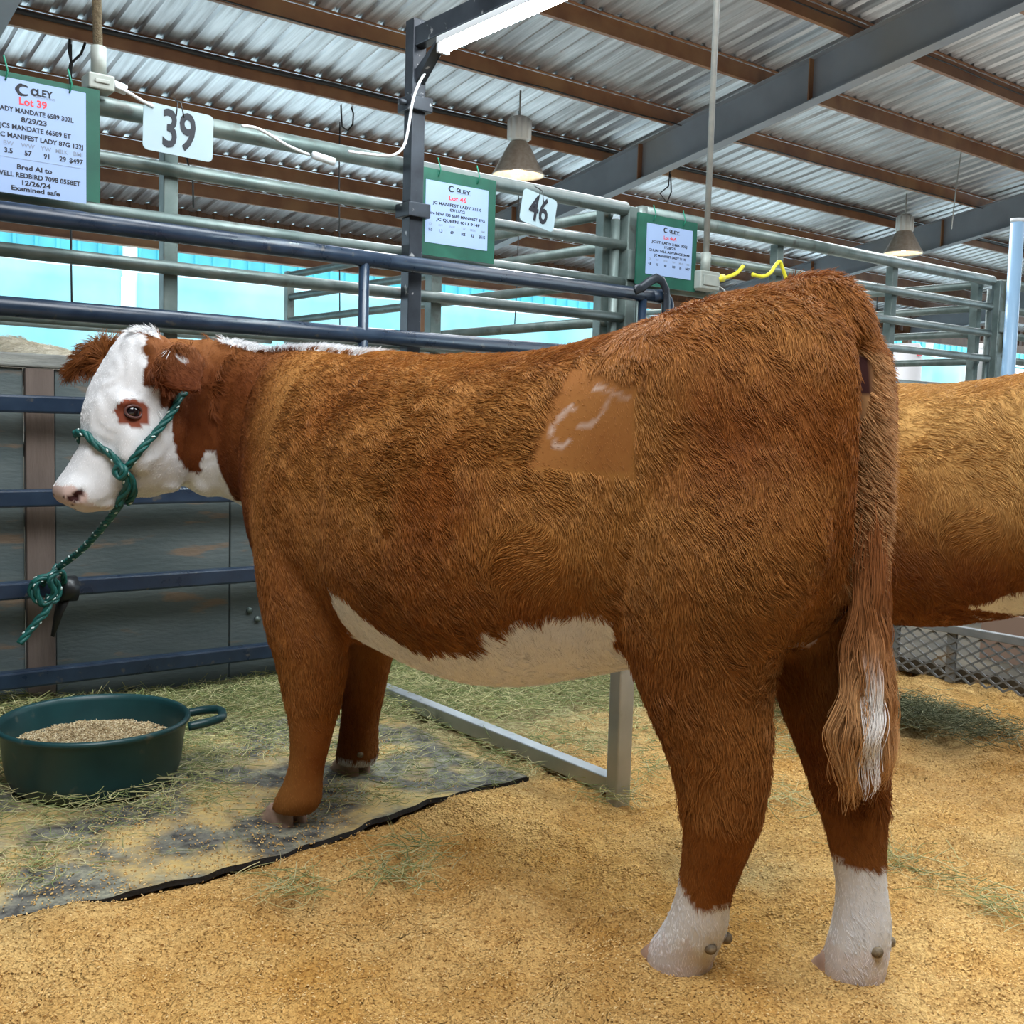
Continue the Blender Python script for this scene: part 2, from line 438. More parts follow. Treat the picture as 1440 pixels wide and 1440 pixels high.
PATCH = [(.405, 1.215), (.200, 1.185), (.195, 1.006), (.444, 1.008)]
BR_C = [(.349, 1.125), (.364, 1.129), (.388, 1.104), (.396, 1.079), (.386, 1.055), (.366, 1.049), (.349, 1.065)]
BR_J = [(.306, 1.169), (.257, 1.161), (.213, 1.148)]
BR_J2 = [(.258, 1.155), (.272, 1.131), (.286, 1.109), (.308, 1.094), (.330, 1.092)]
BELLY = [(1.022,.692),(.982,.671),(.905,.614),(.831,.584),(.737,.575),(.627,.596),(.525,.663),(.41,.705),(.30,.720),(.272,.695),(.30,.62),(.30,.38),(1.12,.38),(1.08,.69)]
def coat_masks(co, kind):
    """returns dict of per-point arrays: white, dark, skin"""
    a, b, z = co.T
    j = vnoise(co, 30) * .012 + vnoise(co, 90) * .006
    hx, hy, hz = head_xyz(co)
    headz = (a > 1.74) & (hx > -.36)
    white = np.zeros(len(a)); skin = np.zeros(len(a)); eye = np.zeros(len(a)); dark = np.zeros(len(a))
    if kind == 'cream':
        return dict(white=white, skin=skin, dark=dark, eye=eye, brand=white * 0, clip=white * 0)
    # face
    xb = np.interp(hz + j, [.80, .915, .925, .974, 1.055, 1.136, 1.16, 1.25, 1.36], [-.30, -.26, -.165, -.119, -.097, -.091, -.07, -.03, -.028])
    face = headz & (hx + j > xb)
    thr = headz & (hx > -.262 + j) & (hx < -.21 + j) & (hz < .985)
    ear = headz & (np.abs(hy) > .105) & (hz > 1.11) & ((hz > 1.165) | (hx < -.06))
    ear |= headz & (np.abs(hy) > .128)
    white = np.where((face | thr) & ~ear, 1.0, white)
    e = headz & (np.abs(hy) > .04) & inpoly(hx + j * .5, hz + j * .5, [(.056, 1.105), (.043, 1.130), (.013, 1.133), (-.024, 1.118), (-.030, 1.065), (.005, 1.047), (.045, 1.063)])
    white = np.where(e, 0, white); eye = np.where(e, 1.0, eye)
    # poll crest and dorsal stripe on the neck
    crest = (a > 1.22) & (a < 1.90) & (z > np.interp(a, CREST_A, CREST_Z) - .010 + j * .3)
    white = np.where(crest, 1, white)
    # brisket and dewlap
    bris = (a > 1.52 + j) & (z < .90 + j) & (np.abs(b - .02) < .06) & (a < 1.9)
    white = np.where(bris & (z > .45), 1, white)
    # belly
    inb = inpoly(a + j, z + j, BELLY if kind == 'main' else [(.05, .3), (.05, .68), (.28, .67), (.36, .64), (.42, .60), (.50, .575), (.40, .56), (.50, .50), (.50, .3)])
    white = np.where(inb & (z > .40) & (a > .2 if kind == 'main' else a > 0), 1, white)
    # udder region between the hind legs
    ud = (b < .05) & (b > -.16) & (a < .1) & ((np.hypot(a + .018, z - .706) < .030 + j) | (np.hypot(a + .06, (z - .82) * .6) < .022 + j))
    white = np.where(ud, .85, white); skin = np.where(ud, .5, skin)
    # socks
    rl = (a < .5) & (b > 0); rr = (a < .5) & (b <= 0)
    white = np.where(rl & (z < .165 + j + .9 * np.abs(a - .075) * (a > .075) + .25 * np.abs(a - .06) * (a < .075)), 1, white)
    white = np.where(rr & (z < .245 + j + .1 * (a + .1)), 1, white)
    fr = (a > 1.3) & (b < 0); fl = (a > 1.0) & (b > 0)
    white = np.where(fr & (z < .062 + j), 1, white)
    eartuft = headz & (hy > .12) & (segdist(hx, hz, [(-.085, 1.268), (-.118, 1.235), (-.140, 1.192)]) < .007 + j * .5)
    white = np.where(eartuft, .9, white)
    white = np.where(fl & (z < .045 + j * .5) & (a < 1.27), .7, white)
    # pink skin
    nose = headz & (((hx - .178) / .055) ** 2 + ((hz - .848) / .040) ** 2 < 1 + j * 10)
    skin = np.where(nose, 1.0, skin)
    skin = np.where(headz & (hz < .835 + j) & (hx > .05), .6, skin)
    nost = headz & (np.abs(hy) > .015) & ((((hx - .156) / .014) ** 2 + ((hz - .855) / .011) ** 2 < 1) | (((hx - .143) / .012) ** 2 + ((hz - .870) / .007) ** 2 < 1))
    nost |= nose & (vnoise(co, 260) > .50) & (hz < .86)
    dark = np.where(nost, 1.0, dark)
    skin = np.where((rl | rr) & (z < .075 + j * 2), .30, skin); skin = np.where((rl | rr) & (z < .030 + j), .48, skin); skin = np.where((fr) & (z < .05), .4, skin)
    anus = (b > .022) & (b < .046) & (a < -.10) & (z > 1.16) & (z < 1.225)
    dark = np.where(anus & (a > -.155), 1.0, dark)
    dark = np.where((np.abs(b - .028) < .020 * np.sqrt(np.clip((z - 1.07) / .17, 0.0, 1) * np.clip((1.25 - z) / .03, 0, 1))) & (a < -.08) & (z > .80 + j) & (z < 1.24), 1.0, dark)  # shade in the crease beside the tail, painted dark
    brand = np.zeros(len(a)); clip = np.zeros(len(a))
    if kind == 'main':
        left = b > .1
        dd = np.minimum(np.minimum(segdist(a, z, BR_C), segdist(a, z, BR_J)), segdist(a, z, BR_J2))
        brand = np.where(left, (1 - sstep(dd + vnoise(co, 60) * .003, .001, .0065)) * np.clip(.75 + .6 * vnoise(co, 35), .1, 1), 0)
        clip = np.where(left & inpoly(a + j * .3, z + j * .3, PATCH), 1.0, 0)
    return dict(white=white, skin=skin, dark=dark, eye=eye, brand=brand, clip=clip)

BROWN = dict(main=((.270, .085, .016), (.42, .188, .048), (.135, .032, .009)),
             second=((.36, .155, .034), (.52, .29, .09), (.16, .045, .014)),
             cream=((.62, .55, .42), (.75, .70, .58), (.5, .42, .30)))
def coat_colour(co, kind, jit):
    mk = coat_masks(co, kind)
    c0, c1, c2 = (np.array(c) for c in BROWN[kind])
    a, b, z = co.T
    n = np.clip(.5 + .66 * vnoise(co, 4.5) + .24 * vnoise(co, 15) + .25 * jit, 0, 1)[:, None]
    base = c0 * (1 - n) + c1 * n
    # neck, lower side and legs deeper, back golden: coat tone plus painted light and shade
    deep = np.clip(sstep(z, .95, .55) * .55 + sstep(a, 1.42, 1.62) * .95 + .25 * vnoise(co, 3), 0, 1)[:, None]
    if kind == 'cream': deep = deep * .3
    if kind == 'second': deep = np.clip(sstep(z, 1.05, .62) * 1.1 + .25 * vnoise(co, 4), 0, 1)[:, None]
    base = base * (1 - deep) + (c2 * (1 - n * .5) + c0 * n * .5) * deep
    tl = ((a < -.12) & (np.abs(b + .018) < .042) & (z < 1.25)).astype(float)[:, None] * .8; base = base * (1 - tl) + np.array((.56, .30, .125)) * tl
    gold = np.clip(sstep(z, 1.15, 1.34), 0, 1)[:, None] * .25
    base = base * (1 - gold) + c1 * gold
    w = mk['white'][:, None]; wc = np.array((.86, .86, .87)) * (1 - .10 * np.abs(jit))[:, None]
    base = base * (1 - w) + wc * w
    s = mk['skin'][:, None] * .8
    base = base * (1 - s) + np.array((.62, .40, .33)) * s
    e = mk['eye'][:, None]; base = base * (1 - e) + np.array((.28, .075, .04)) * e
    cl = mk['clip'][:, None] * .45; base = base * (1 - cl) + np.array((.33, .118, .034)) * cl
    br = mk['brand'][:, None] * .75; base = base * (1 - br) + np.array((.72, .58, .50)) * br
    d = mk['dark'][:, None]; base = base * (1 - d) + np.array((.055, .018, .016)) * d
    return np.clip(base, 0, 1), mk

HAIR_MAT = attr_mat('coat_hair', 'tint', .5, .16)
SKIN_MAT = attr_mat('coat_skin', 'tint', .75, .15)
def tri_samples(me, N):
    me.calc_loop_triangles()
    nt_ = len(me.loop_triangles); tv = np.empty(nt_ * 3, np.int32); me.loop_triangles.foreach_get('vertices', tv); tv = tv.reshape(-1, 3)
    n = len(me.vertices); co = np.empty(n * 3, np.float32); me.vertices.foreach_get('co', co); co = co.reshape(-1, 3).astype(float)
    no = np.empty(n * 3, np.float32); me.vertices.foreach_get('normal', no); no = no.reshape(-1, 3).astype(float)
    A, Bv, C = co[tv[:, 0]], co[tv[:, 1]], co[tv[:, 2]]
    ar = np.linalg.norm(np.cross(Bv - A, C - A), axis=1)
    idx = rng.choice(nt_, N, p=ar / ar.sum())
    r1 = np.sqrt(rng.random(N)); r2 = rng.random(N); w = np.stack([1 - r1, r1 * (1 - r2), r1 * r2], 1)
    P = sum(w[:, k:k + 1] * co[tv[idx, k]] for k in range(3)); Nn = sum(w[:, k:k + 1] * no[tv[idx, k]] for k in range(3))
    return P, Nn / np.linalg.norm(Nn, axis=1, keepdims=True)
def unit(v): return v / (np.linalg.norm(v, axis=1, keepdims=True) + 1e-9)

def grow_coat(me, N, kind, keep=None):
    P, Nn = tri_samples(me, N)
    if keep is not None:
        k = keep(P); P, Nn = P[k], Nn[k]
    a, b, z = P.T
    jit = rng.normal(0, .6, len(a))
    colr, mk = coat_colour(P, kind, jit)
    hx, hy, hz = head_xyz(P); headz = (a > 1.76) & (hx > -.30) & (hy < .35)
    # lie of the hair
    flow = np.stack([np.full(len(a), -1.0), np.zeros(len(a)), -.35 - 1.0 * sstep(z, 1.15, .6)], 1)
    leg = sstep(z, .62, .45); flow = flow * (1 - leg)[:, None] + np.array([-.15, 0, -1.0]) * leg[:, None]
    thigh = (a < .35) & (z > .45); flow[thigh, 2] -= .8
    flank = np.exp(-(((a - .42) / .14) ** 2 + ((z - .80) / .16) ** 2)); flow[:, 0] += 1.6 * flank; flow[:, 2] += .9 * flank
    flow[headz] = np.array([HF[0] * .3, HF[1] * .3, -.8])
    earz = headz & (np.abs(hy) > .10) & (hz > 1.1)
    flow[earz] = np.stack([-HF[0] * .5 + HL[0] * np.sign(hy) * .8, -HF[1] * .5 + HL[1] * np.sign(hy) * .8, -.55 + 0 * hy], 1)[earz]
    near_ear = earz & (hy > 0); flow[near_ear] = np.array([-HF[0] * .3 + HL[0] * .4, -HF[1] * .3 + HL[1] * .4, -1.0])
    nv = np.stack([vnoise(P, 9, 3.1), vnoise(P, 9, 17.7), vnoise(P, 9, 31.3)], 1) * .45
    nv += np.stack([vnoise(P, 38, 5.1), vnoise(P, 38, 13.7), vnoise(P, 38, 41.3)], 1) * .55
    nv[earz] *= 1.9; nv[(a > .85) & ~headz] *= .7
    flow = unit(flow) + nv
    flow = unit(flow - (flow * Nn).sum(1, keepdims=True) * Nn)
    tailz = (a < -.12) & (np.abs(b + .02) < .05) & (z < 1.27)
    flow[tailz] = unit(flow[tailz] * .6 + np.array([-.9, 0, -.35]) * .8)
    ln = np.full(len(a), .026) * (1 + .3 * vnoise(P, 12, 9))
    ln = np.where(z < .35, .014, ln); ln = np.where((z < .30) & (a > 1), .009, ln); ln = np.where((a > 1.35), .017, ln)
    rump = (a < .08) & (z > 1.28); ln = np.where(rump, .028, ln)
    ln = np.where(headz, .009, ln)
    ear = headz & (np.abs(hy) > .12) & (hz > 1.1); ln = np.where(ear, .046, ln)
    ln = np.where((mk['white'] > .5) & headz & ~ear, .007, ln)
    ln = np.where((mk['white'] > .5) & (z > .4) & ~headz, .012, ln)
    ln = np.where((z < .26) & (mk['white'] > .5), .010, ln)
    ln = np.where(mk['clip'] > .5, .009, ln); ln = np.where(mk['skin'] > .5, .003, ln); ln = np.where(mk['dark'] > .5, .002, ln)
    ln = np.where(mk['eye'] > .5, .004, ln)
    crest = (a > 1.22) & (a < 1.90) & (z > np.interp(a, CREST_A, CREST_Z) - .012); ln = np.where(crest, .028, ln)
    lift = np.full(len(a), .30) + .12 * vnoise(P, 25, 2); lift = np.where(ear | rump, .75, lift); lift = np.where(mk['clip'] > .5, .12, lift)
    lift = np.where(crest, 1.2, lift); lift = np.where(tailz, .5, lift); lift = np.where(near_ear, .6, lift); lift = np.where((a > .85) & ~headz & ~crest, lift * .6, lift)
    ln = ln * rng.uniform(.7, 1.15, len(a))
    K = 4; pts = np.empty((len(a), K, 3)); d = unit(flow + Nn * (lift + .25)[:, None]); p = P - Nn * .001
    step = (ln / (K - 1))[:, None]; pts[:, 0] = p
    for k in range(1, K):
        d = unit(d + flow * .28 - Nn * .10 + rng.normal(0, .10, d.shape))
        p = p + d * step; pts[:, k] = p
    rad = np.array([.00052, .00050, .00040, .00016])[None] * np.ones((len(a), 1)) * (.75 + .5 * (ln > .02))[:, None]
    tipv = (1 + .17 * np.clip(vnoise(P, 70), -1, 1) + .16 * jit)[:, None]
    return pts, rad, np.clip(colr * tipv, 0, 1)

def place(pts, O, h, l):
    return O + pts[..., 0:1] * h + pts[..., 1:2] * l + pts[..., 2:3] * Z

BODY = build_body_mesh()
_q = np.empty(len(BODY.vertices) * 3, np.float32); BODY.vertices.foreach_get('co', _q); _q = _q.reshape(-1, 3)
CREST_A = np.linspace(1.15, 1.95, 33); CREST_Z = np.array([_q[np.abs(_q[:, 0] - v) < .02][:, 2].max() for v in CREST_A])
def body_object(kind, O, h, l, parent):
    me = BODY.copy(); n = len(me.vertices)
    co = np.empty(n * 3, np.float32); me.vertices.foreach_get('co', co); co = co.reshape(-1, 3).astype(float)
    col, _ = coat_colour(co, kind, rng.normal(0, .3, n))
    at = me.color_attributes.new('tint', 'FLOAT_COLOR', 'POINT')
    c4 = np.ones((n, 4), np.float32); c4[:, :3] = col * .85; at.data.foreach_set('color', c4.ravel())
    w = place(co, O, h, l) - np.array(root_loc(parent))
    me.vertices.foreach_set('co', w.astype(np.float32).ravel()); me.update()
    me.materials.clear(); me.materials.append(SKIN_MAT)
    o = bpy.data.objects.new('body', me); COL.objects.link(o); o.parent = parent
    return o

M_HOOF = noisy('hoof_horn', (.52, .35, .27), (.34, .22, .17), 25, .55)
M_DEW = noisy('dewclaw_horn', (.05, .035, .025), (.26, .20, .12), 90, .6)
M_EYE = mat('eye_wet', (.012, .008, .010), .06, 0, .8)
M_LID = mat('eyelid_skin', (.11, .045, .038), .45)
FEET = [(.160, .104, 0), (-.112, -.116, 4), (1.325, .195, 2), (1.520, -.200, 0)]   # a, b, toe-out degrees
def hoof(par, O, h, l, a, b, toe, length, m=None):
    q = math.radians(toe); fa = np.array([math.cos(q), math.sin(q)]); sa = np.array([-fa[1], fa[0]])
    mb = MB()
    for s in (1, -1):
        rings = []
        for t, x0, x1, hw in ((-.020, -.036, length + .024, .021), (.006, -.038, length + .020, .022), (.026, -.036, length + .006, .022), (.042, -.034, length - .010, .020), (.056, -.03, length - .026, .017)):
            out = []
            for k in range(18):
                an = 2 * math.pi * k / 18; cx, sx = math.cos(an), math.sin(an)
                cxx = math.copysign(abs(cx) ** .8, cx)
                xx = (x0 + x1) / 2 + (x1 - x0) / 2 * cxx; yy = s * .023 + hw * sx * (1 if cx < 0 else (1 - .25 * cx ** 2))
                c = np.array([a, b]) + fa * xx + sa * yy
                out.append(place(np.array([c[0], c[1], t]), O, h, l))
            rings.append(out)
        loft(mb, rings)
    return mb.build('hoof', m or M_HOOF, par)
def dewclaw(par, O, h, l, a, b, z):
    rs = []
    for k in range(1, 8):
        q = math.pi * k / 8
        c = place(np.array([a, b, z + .012 * math.cos(q)]), O, h, l)
        rs.append(ring(c, h, l, .013 * math.sin(q), .013 * math.sin(q), .013 * math.sin(q), 12))
    mb = MB(); loft(mb, rs); return mb.build('dewclaw', M_DEW, par)

def make_cow(kind, origin, heading, label, nh, keep=None, group=None):
    O, h, l = frame(origin, heading)
    root = empty('cow', O, label, 'cow', group)
    body = body_object(kind, O, h, l, root)
    pts, rad, colr = grow_coat(BODY, nh, kind, keep)
    org = np.array(root_loc(root))
    make_curves('coat', place(pts, O, h, l), rad, colr, HAIR_MAT, body, org)
    for a, b, toe in FEET:
        f = hoof(root, O, h, l, a, b, toe, .058 if a < 1 else .075)
        aa = a - (.087 if b > 0 else .058) if a < 1 else a - .055
        for s in (1, -1): dewclaw(f, O, h, l, aa - (.008 if a < 1 else 0), b + s * .030, .082 if a < 1 else .085)
    for s in (1, -1):
        rs = []; c = hd(.012, s * .096, 1.095); r = .0235
        for k in range(1, 14):
            q = math.pi * k / 14
            rs.append(ring(place(c + Z * r * math.cos(q), O, h, l), h, l, r * math.sin(q), r * math.sin(q), r * math.sin(q), 20))
        mb = MB(); loft(mb, rs); eye = mb.build('eye', M_EYE, root)
        mb = MB(); path = []
        for k in range(20):
            q = 2 * math.pi * k / 20
            path.append(place(hd(.012 + .0235 * math.cos(q), s * (.1165 - .006 * math.cos(q) ** 2), 1.095 + .0165 * math.sin(q) + .002 * math.cos(q)), O, h, l))
        mb.tube(path, .0036, 10, closed=True); mb.build('eyelid', M_LID, eye)
    # tail switch: long wavy strands gathered in loose locks
    N = 7500 if kind == 'main' else 1200; K = 14; NG = 46
    gph = rng.random(NG) * 6.28; gfr = rng.uniform(30, 62, NG); gof = rng.normal(0, .006, (NG, 2)); gang = rng.random(NG) * 6.28; grad = rng.uniform(.35, 1.0, NG)
    g = rng.integers(0, NG, N); q = rng.random(N); ang = gang[g] + rng.normal(0, .22, N); jit = rng.normal(0, 1, (N, 3))
    z0 = 1.00 - .36 * q; zend = np.maximum(z0 - rng.uniform(.20, .40, N) * (.8 + .5 * q), rng.uniform(.40, .60, N) - .03 * np.cos(gang[g]))
    pts = np.empty((N, K, 3)); colr = np.empty((N, K, 3))
    c_top = np.array((.235, .085, .028)); c_mid = np.array((.30, .125, .045)); c_low = np.array((.62, .36, .16)); wh = np.array((.86, .82, .78))
    da = np.abs((ang - math.radians(138) + np.pi) % (2 * np.pi) - np.pi)
    isw = (da < .27) & (grad[g] > .45) & (q > .30)
    for k in range(K):
        t = k / (K - 1); zz = z0 + (zend - z0) * t; u_ = np.minimum(1, t * 3)
        spread = np.interp(zz, [.40, .46, .54, .64, .74, .84, 1.0], [.036, .062, .072, .056, .041, .036, .030])
        rr = spread * (.25 + .75 * grad[g]) * (1 + .10 * jit[:, 2])
        amp = .0065 * u_ * np.interp(zz, [.4, .6, .9], [1.2, 1.0, .5])
        cx = -.150 - .012 * sstep(zz, .8, .5); cy = -.016 + .014 * sstep(zz, .80, .45)
        pts[:, k, 0] = cx + (rr * u_ + .024 * (1 - u_)) * np.cos(ang) * .75 + amp * np.sin(zz * gfr[g] + gph[g]) + gof[g, 0] * u_ + .0048 * jit[:, 0] * t ** 2
        pts[:, k, 1] = cy + (rr * u_ + .024 * (1 - u_)) * np.sin(ang) * 1.05 + amp * np.cos(zz * gfr[g] * .9 + gph[g] * 2) + gof[g, 1] * u_ + .0048 * jit[:, 1] * t ** 2
        pts[:, k, 2] = zz
        m1 = sstep(zz, .90, .72)[:, None]; m2 = (sstep(zz, .76, .52) * (.72 + .28 * np.sin(gph[g])))[:, None]
        c = (c_top * 1.25 * (1 - m1) + c_mid * m1) * (1 - m2) + c_low * m2
        w_ = (isw * sstep(zz, .70, .60))[:, None]; c = c * (1 - w_) + wh * w_
        colr[:, k] = c * (1 + .13 * jit[:, 2:3])
    rad = np.linspace(.00075, .00028, K)[None] * np.ones((N, 1))
    make_curves('tail_switch', place(pts, O, h, l), rad, np.clip(colr, 0, 1), HAIR_MAT, root, org)
    return root, O, h, l
MAIN_O, MAIN_H = (.55, 2.105, 0), (-.750, .661)
main_cow, MO, Mh, Ml = make_cow('main', MAIN_O, MAIN_H, 'rust-brown cow with white face tied by its halter in the near stall', 340000)
p = B(3.28, 1.22, 0)
make_cow('second', p, WX[:2], 'golden-brown cow at the right edge, standing behind the tail of the near cow', 230000, keep=lambda P: (P[:, 0] < 1.6) & (P[:, 1] > -.15))
p = B(1.19, 4.95, 0)
make_cow('cream', p, UX[:2], 'cream coloured cow behind the plywood boards, only its rump ridge showing', 110000, keep=lambda P: P[:, 2] > 1.0)

# ------------------------------------------------------------------ materials of the place
M_PURLIN = noisy('purlin_primer_brown', (.30, .145, .070), (.21, .095, .048), 3, .55, bump=.1, c3=(.36, .20, .095), s3=1.2)
M_BEAM = noisy('beam_grey_paint', (.26, .28, .31), (.21, .225, .25), 1.5, .55, c3=(.27, .24, .20), s3=.35, lo3=.52, hi3=.7)
M_BLUE = noisy('blue_black_enamel', (.010, .021, .042), (.018, .034, .062), 12, .28, c3=(.06, .06, .06), s3=30, lo3=.64, hi3=.7, rrange=(.2, .4))
M_GALV = noisy('galvanised_pipe', (.13, .175, .165), (.22, .265, .25), 9, .45, .5, c3=(.12, .13, .12), s3=14, lo3=.6, hi3=.72, bump=.1)
M_BLACK = noisy('black_steel_post', (.018, .022, .030), (.05, .06, .075), 6, .35, .3, c3=(.35, .35, .35), s3=22, lo3=.66, hi3=.7)
M_WHITE = mat('white_paint', (.80, .82, .84), .45)
M_FIXT = mat('lamp_body_white', (.75, .74, .70), .4)
M_SHADE = noisy('lamp_shade_spun_metal', (.34, .28, .22), (.42, .36, .30), 20, .35, .5)
M_CONDUIT = noisy('conduit_grey', (.34, .34, .32), (.42, .41, .38), 20, .5, .3)
M_BOX = noisy('outlet_box_grey', (.30, .33, .30), (.38, .40, .36), 15, .55, .2)
M_CABLE = mat('cable_black', (.015, .015, .015), .5)
M_WCABLE = mat('cable_white', (.75, .78, .80), .45)
M_YCABLE = mat('cable_yellow', (.80, .72, .04), .45)
M_GREEN = noisy('green_painted_board', (.006, .070, .046), (.010, .10, .064), 7, .5, c3=(.02, .13, .085), s3=5)
M_PAPER = mat('paper_pale_blue_white', (.30, .41, .64), .6)
M_PLATE = noisy('number_plate_white', (.36, .48, .53), (.40, .50, .55), 5, .4)
M_INK = mat('black_ink', (.01, .012, .02), .5)
M_GREYINK = mat('grey_ink', (.22, .26, .33), .5)
M_RED = mat('red_ink', (.72, .05, .07), .5)
M_TWINE = mat('green_twine', (.01, .20, .12), .6)

def gi_roof():
    m = mat('galvanised_sheet', (.62, .62, .64), .38, .85); N, L = nt(m); p = N['Principled BSDF']
    tc = N.new('ShaderNodeTexCoord'); mp = N.new('ShaderNodeMapping'); mp.inputs['Rotation'].default_value = (0, 0, -UYAW); L.new(tc.outputs['Object'], mp.inputs[0])
    mp2 = N.new('ShaderNodeMapping'); mp2.inputs['Scale'].default_value = (9, .5, 1); L.new(mp.outputs[0], mp2.inputs[0])
    n1 = N.new('ShaderNodeTexNoise'); n1.inputs['Scale'].default_value = 2.0; n1.inputs['Detail'].default_value = 8; L.new(mp2.outputs[0], n1.inputs['Vector'])
    n2 = N.new('ShaderNodeTexNoise'); n2.inputs['Scale'].default_value = .5; n2.inputs['Detail'].default_value = 5; L.new(mp.outputs[0], n2.inputs['Vector'])
    cr = N.new('ShaderNodeValToRGB'); cr.color_ramp.elements[0].position = .32; cr.color_ramp.elements[1].position = .66
    cr.color_ramp.elements[0].color = (.50, .49, .50, 1); cr.color_ramp.elements[1].color = (.88, .88, .90, 1); L.new(n1.outputs[0], cr.inputs[0])
    mx = N.new('ShaderNodeMix'); mx.data_type = 'RGBA'; mx.blend_type = 'MULTIPLY'; mx.inputs[0].default_value = .6
    cr2 = N.new('ShaderNodeValToRGB'); cr2.color_ramp.elements[0].position = .35; cr2.color_ramp.elements[1].position = .6
    cr2.color_ramp.elements[0].color = (.62, .60, .59, 1); L.new(n2.outputs[0], cr2.inputs[0])
    L.new(cr.outputs[0], mx.inputs[6]); L.new(cr2.outputs[0], mx.inputs[7]); L.new(mx.outputs[2], p.inputs['Base Color'])
    mr = N.new('ShaderNodeMapRange'); mr.inputs[3].default_value, mr.inputs[4].default_value = .24, .46; L.new(n1.outputs[0], mr.inputs[0]); L.new(mr.outputs[0], p.inputs['Roughness'])
    return m
M_ROOF = gi_roof()

# ------------------------------------------------------------------ roof: sheet, purlins, beams
RS = 0.167
ZP = 7.6                                   # underside of the purlins at W = 0
def roof_z(w): return ZP - RS * w
W_EAVE = 18.9
def build_roof():
    mb = MB()
    prof = [(0, 0), (.19, 0), (.215, .038), (.275, .038), (.30, 0)]
    us = []
    u = -14.0
    while u < 44:
        for du, dz in prof[:-1]:
            us.append((u + du, dz))
        # minor stiffening ribs
        u += .305
    ws = (-14, W_EAVE + .25)
    vs = []
    for w in ws:
        for uu, dz in us: vs.append(B(uu, w, roof_z(w) + .205 + dz))
    n = len(us)
    mb.add(vs, [(i, n + i, n + i + 1, i + 1) for i in range(n - 1)])
    o = mb.build('ceiling', M_ROOF); tag(o, kind='structure')
build_roof()
for w in (-12.5, -11, -9.5, -8, -6.5, -5, -3.4, -1.9, -.35, 1.2, 2.75, 4.25, 5.75, 7.25, 8.75, 10.27, 11.85, 13.42, 14.9, 16.42, 17.66):
    mb = MB(); z = roof_z(w)
    # Z-section: web with a bottom and a top flange and a small return lip
    mb.box(-14, 44, w, w + .006, z, z + .20)
    mb.box(-14, 44, w, w + .065, z - .004, z + .002)
    mb.box(-14, 44, w + .059, w + .065, z, z + .02)
    mb.box(-14, 44, w - .065, w, z + .198 + .010, z + .204 + .008)
    o = mb.build('roof_purlin', M_PURLIN); tag(o, kind='structure')
for uu in (2.78, 12.25, 20.95, 29.65):
    mb = MB()
    w0, w1 = -14, W_EAVE
    def slab(du, zt, zb):
        p = []
        for z in (zb, zt):
            for (a, w) in ((-du, w0), (du, w0), (du, w1), (-du, w1)):
                p.append(B(uu + a, w, roof_z(w) + z - .005))
        mb.hexa(p)
    slab(.006, 0, -.56); slab(.10, 0, -.014); slab(.10, -.56, -.575)
    o = mb.build('roof_beam', M_BEAM)
    tag(o, kind='structure')
    for k, w in enumerate((6.3, 9.4, 12.6, 15.8)):
        m2 = MB(); z = roof_z(w) - .01
        for s in (-1, 1): m2.box(uu + s * .05 - .045, uu + s * .05 + .045, w - .008, w + .008, z - .555, z)
        m2.build('stiffener_plate', M_PURLIN, o)
mb = MB(); mb.box(-14, 50, -14.3, -14, 0, 10.2); tag(mb.build('wall_back_blocker', noisy('back_blocker', (.20, .17, .14), (.28, .24, .20), 2, .8)), kind='structure')  # unseen wall, added to block sky light from behind the camera
mb = MB(); mb.box(-14.3, -14, -14, 19, 0, 10.2); tag(mb.build('wall_side_blocker', noisy('side_blocker', (.20, .17, .14), (.28, .24, .20), 2, .8)), kind='structure')  # unseen end wall, likewise added to cut the fill light
# eave: brown ribbed fascia and strut
mb = MB(); n = 0
vs = []; us = []
u = -14.0
while u < 44:
    us += [(u, 0), (u + .13, 0), (u + .16, .03), (u + .27, .03)]; u += .30
for z in (4.15, 4.66):
    for uu, dw in us: vs.append(B(uu, 19.0 + dw, z))
n = len(us); mb.add(vs, [(i, i + 1, n + i + 1, n + i) for i in range(n - 1)])
o = mb.build('wall_eave', noisy('fascia_brown', (.13, .065, .035), (.20, .10, .055), 6, .6)); tag(o, kind='structure')
mb = MB(); mb.box(-3, 44, 18.9, 18.95, 3.90, 4.14); mb.box(-3, 44, 18.82, 19.0, 3.88, 3.90)
o = mb.build('eave_beam', M_PURLIN); tag(o, kind='structure')
for uu in (2.78, 12.25, 20.95, 29.65):
    mb = MB(); mb.box(uu - .1, uu + .1, 18.72, 18.92, 0, 4.4); o = mb.build('eave_column', M_PURLIN); tag(o, kind='structure')

# ------------------------------------------------------------------ outside: next building with awning cloth
M_CYAN = noisy('cyan_siding', (.06, .34, .40), (.09, .42, .47), 1.5, .5)
M_CLOTH = noisy('pale_aqua_cloth', (.20, .46, .50), (.30, .54, .57), .6, .8, bump=.25, bscale=2.0)
mb = MB(); us = []; u = -8.0
while u < 60:
    us += [(u, 0), (u + .34, 0), (u + .36, .05), (u + .43, .05), (u + .45, 0)]; u += .46
vs = []
for z in (4.2, 9.0):
    for uu, dw in us: vs.append(B(uu, 26.0 - dw, z))
n = len(us); mb.add(vs, [(i, i + 1, n + i + 1, n + i) for i in range(n - 1)])
o = mb.build('wall_outside', M_CYAN); tag(o, kind='structure')
mb = MB(); mb.box(-8, 60, 25.7, 25.95, 4.28, 4.48); o = mb.build('trim_1', M_WHITE); tag(o, kind='structure')
for uu in (8.6, 25.7, 42):
    mb = MB(); mb.box(uu - .14, uu + .14, 25.5, 25.68, 0, 4.9)
    tag(mb.build('downspout', M_WHITE), 'white downspout on the aqua building outside, ' + {8.6: 'above the cow\'s head', 25.7: 'left of the pipe gate posts', 42: 'far end beyond the rump'}[uu], 'downspout')
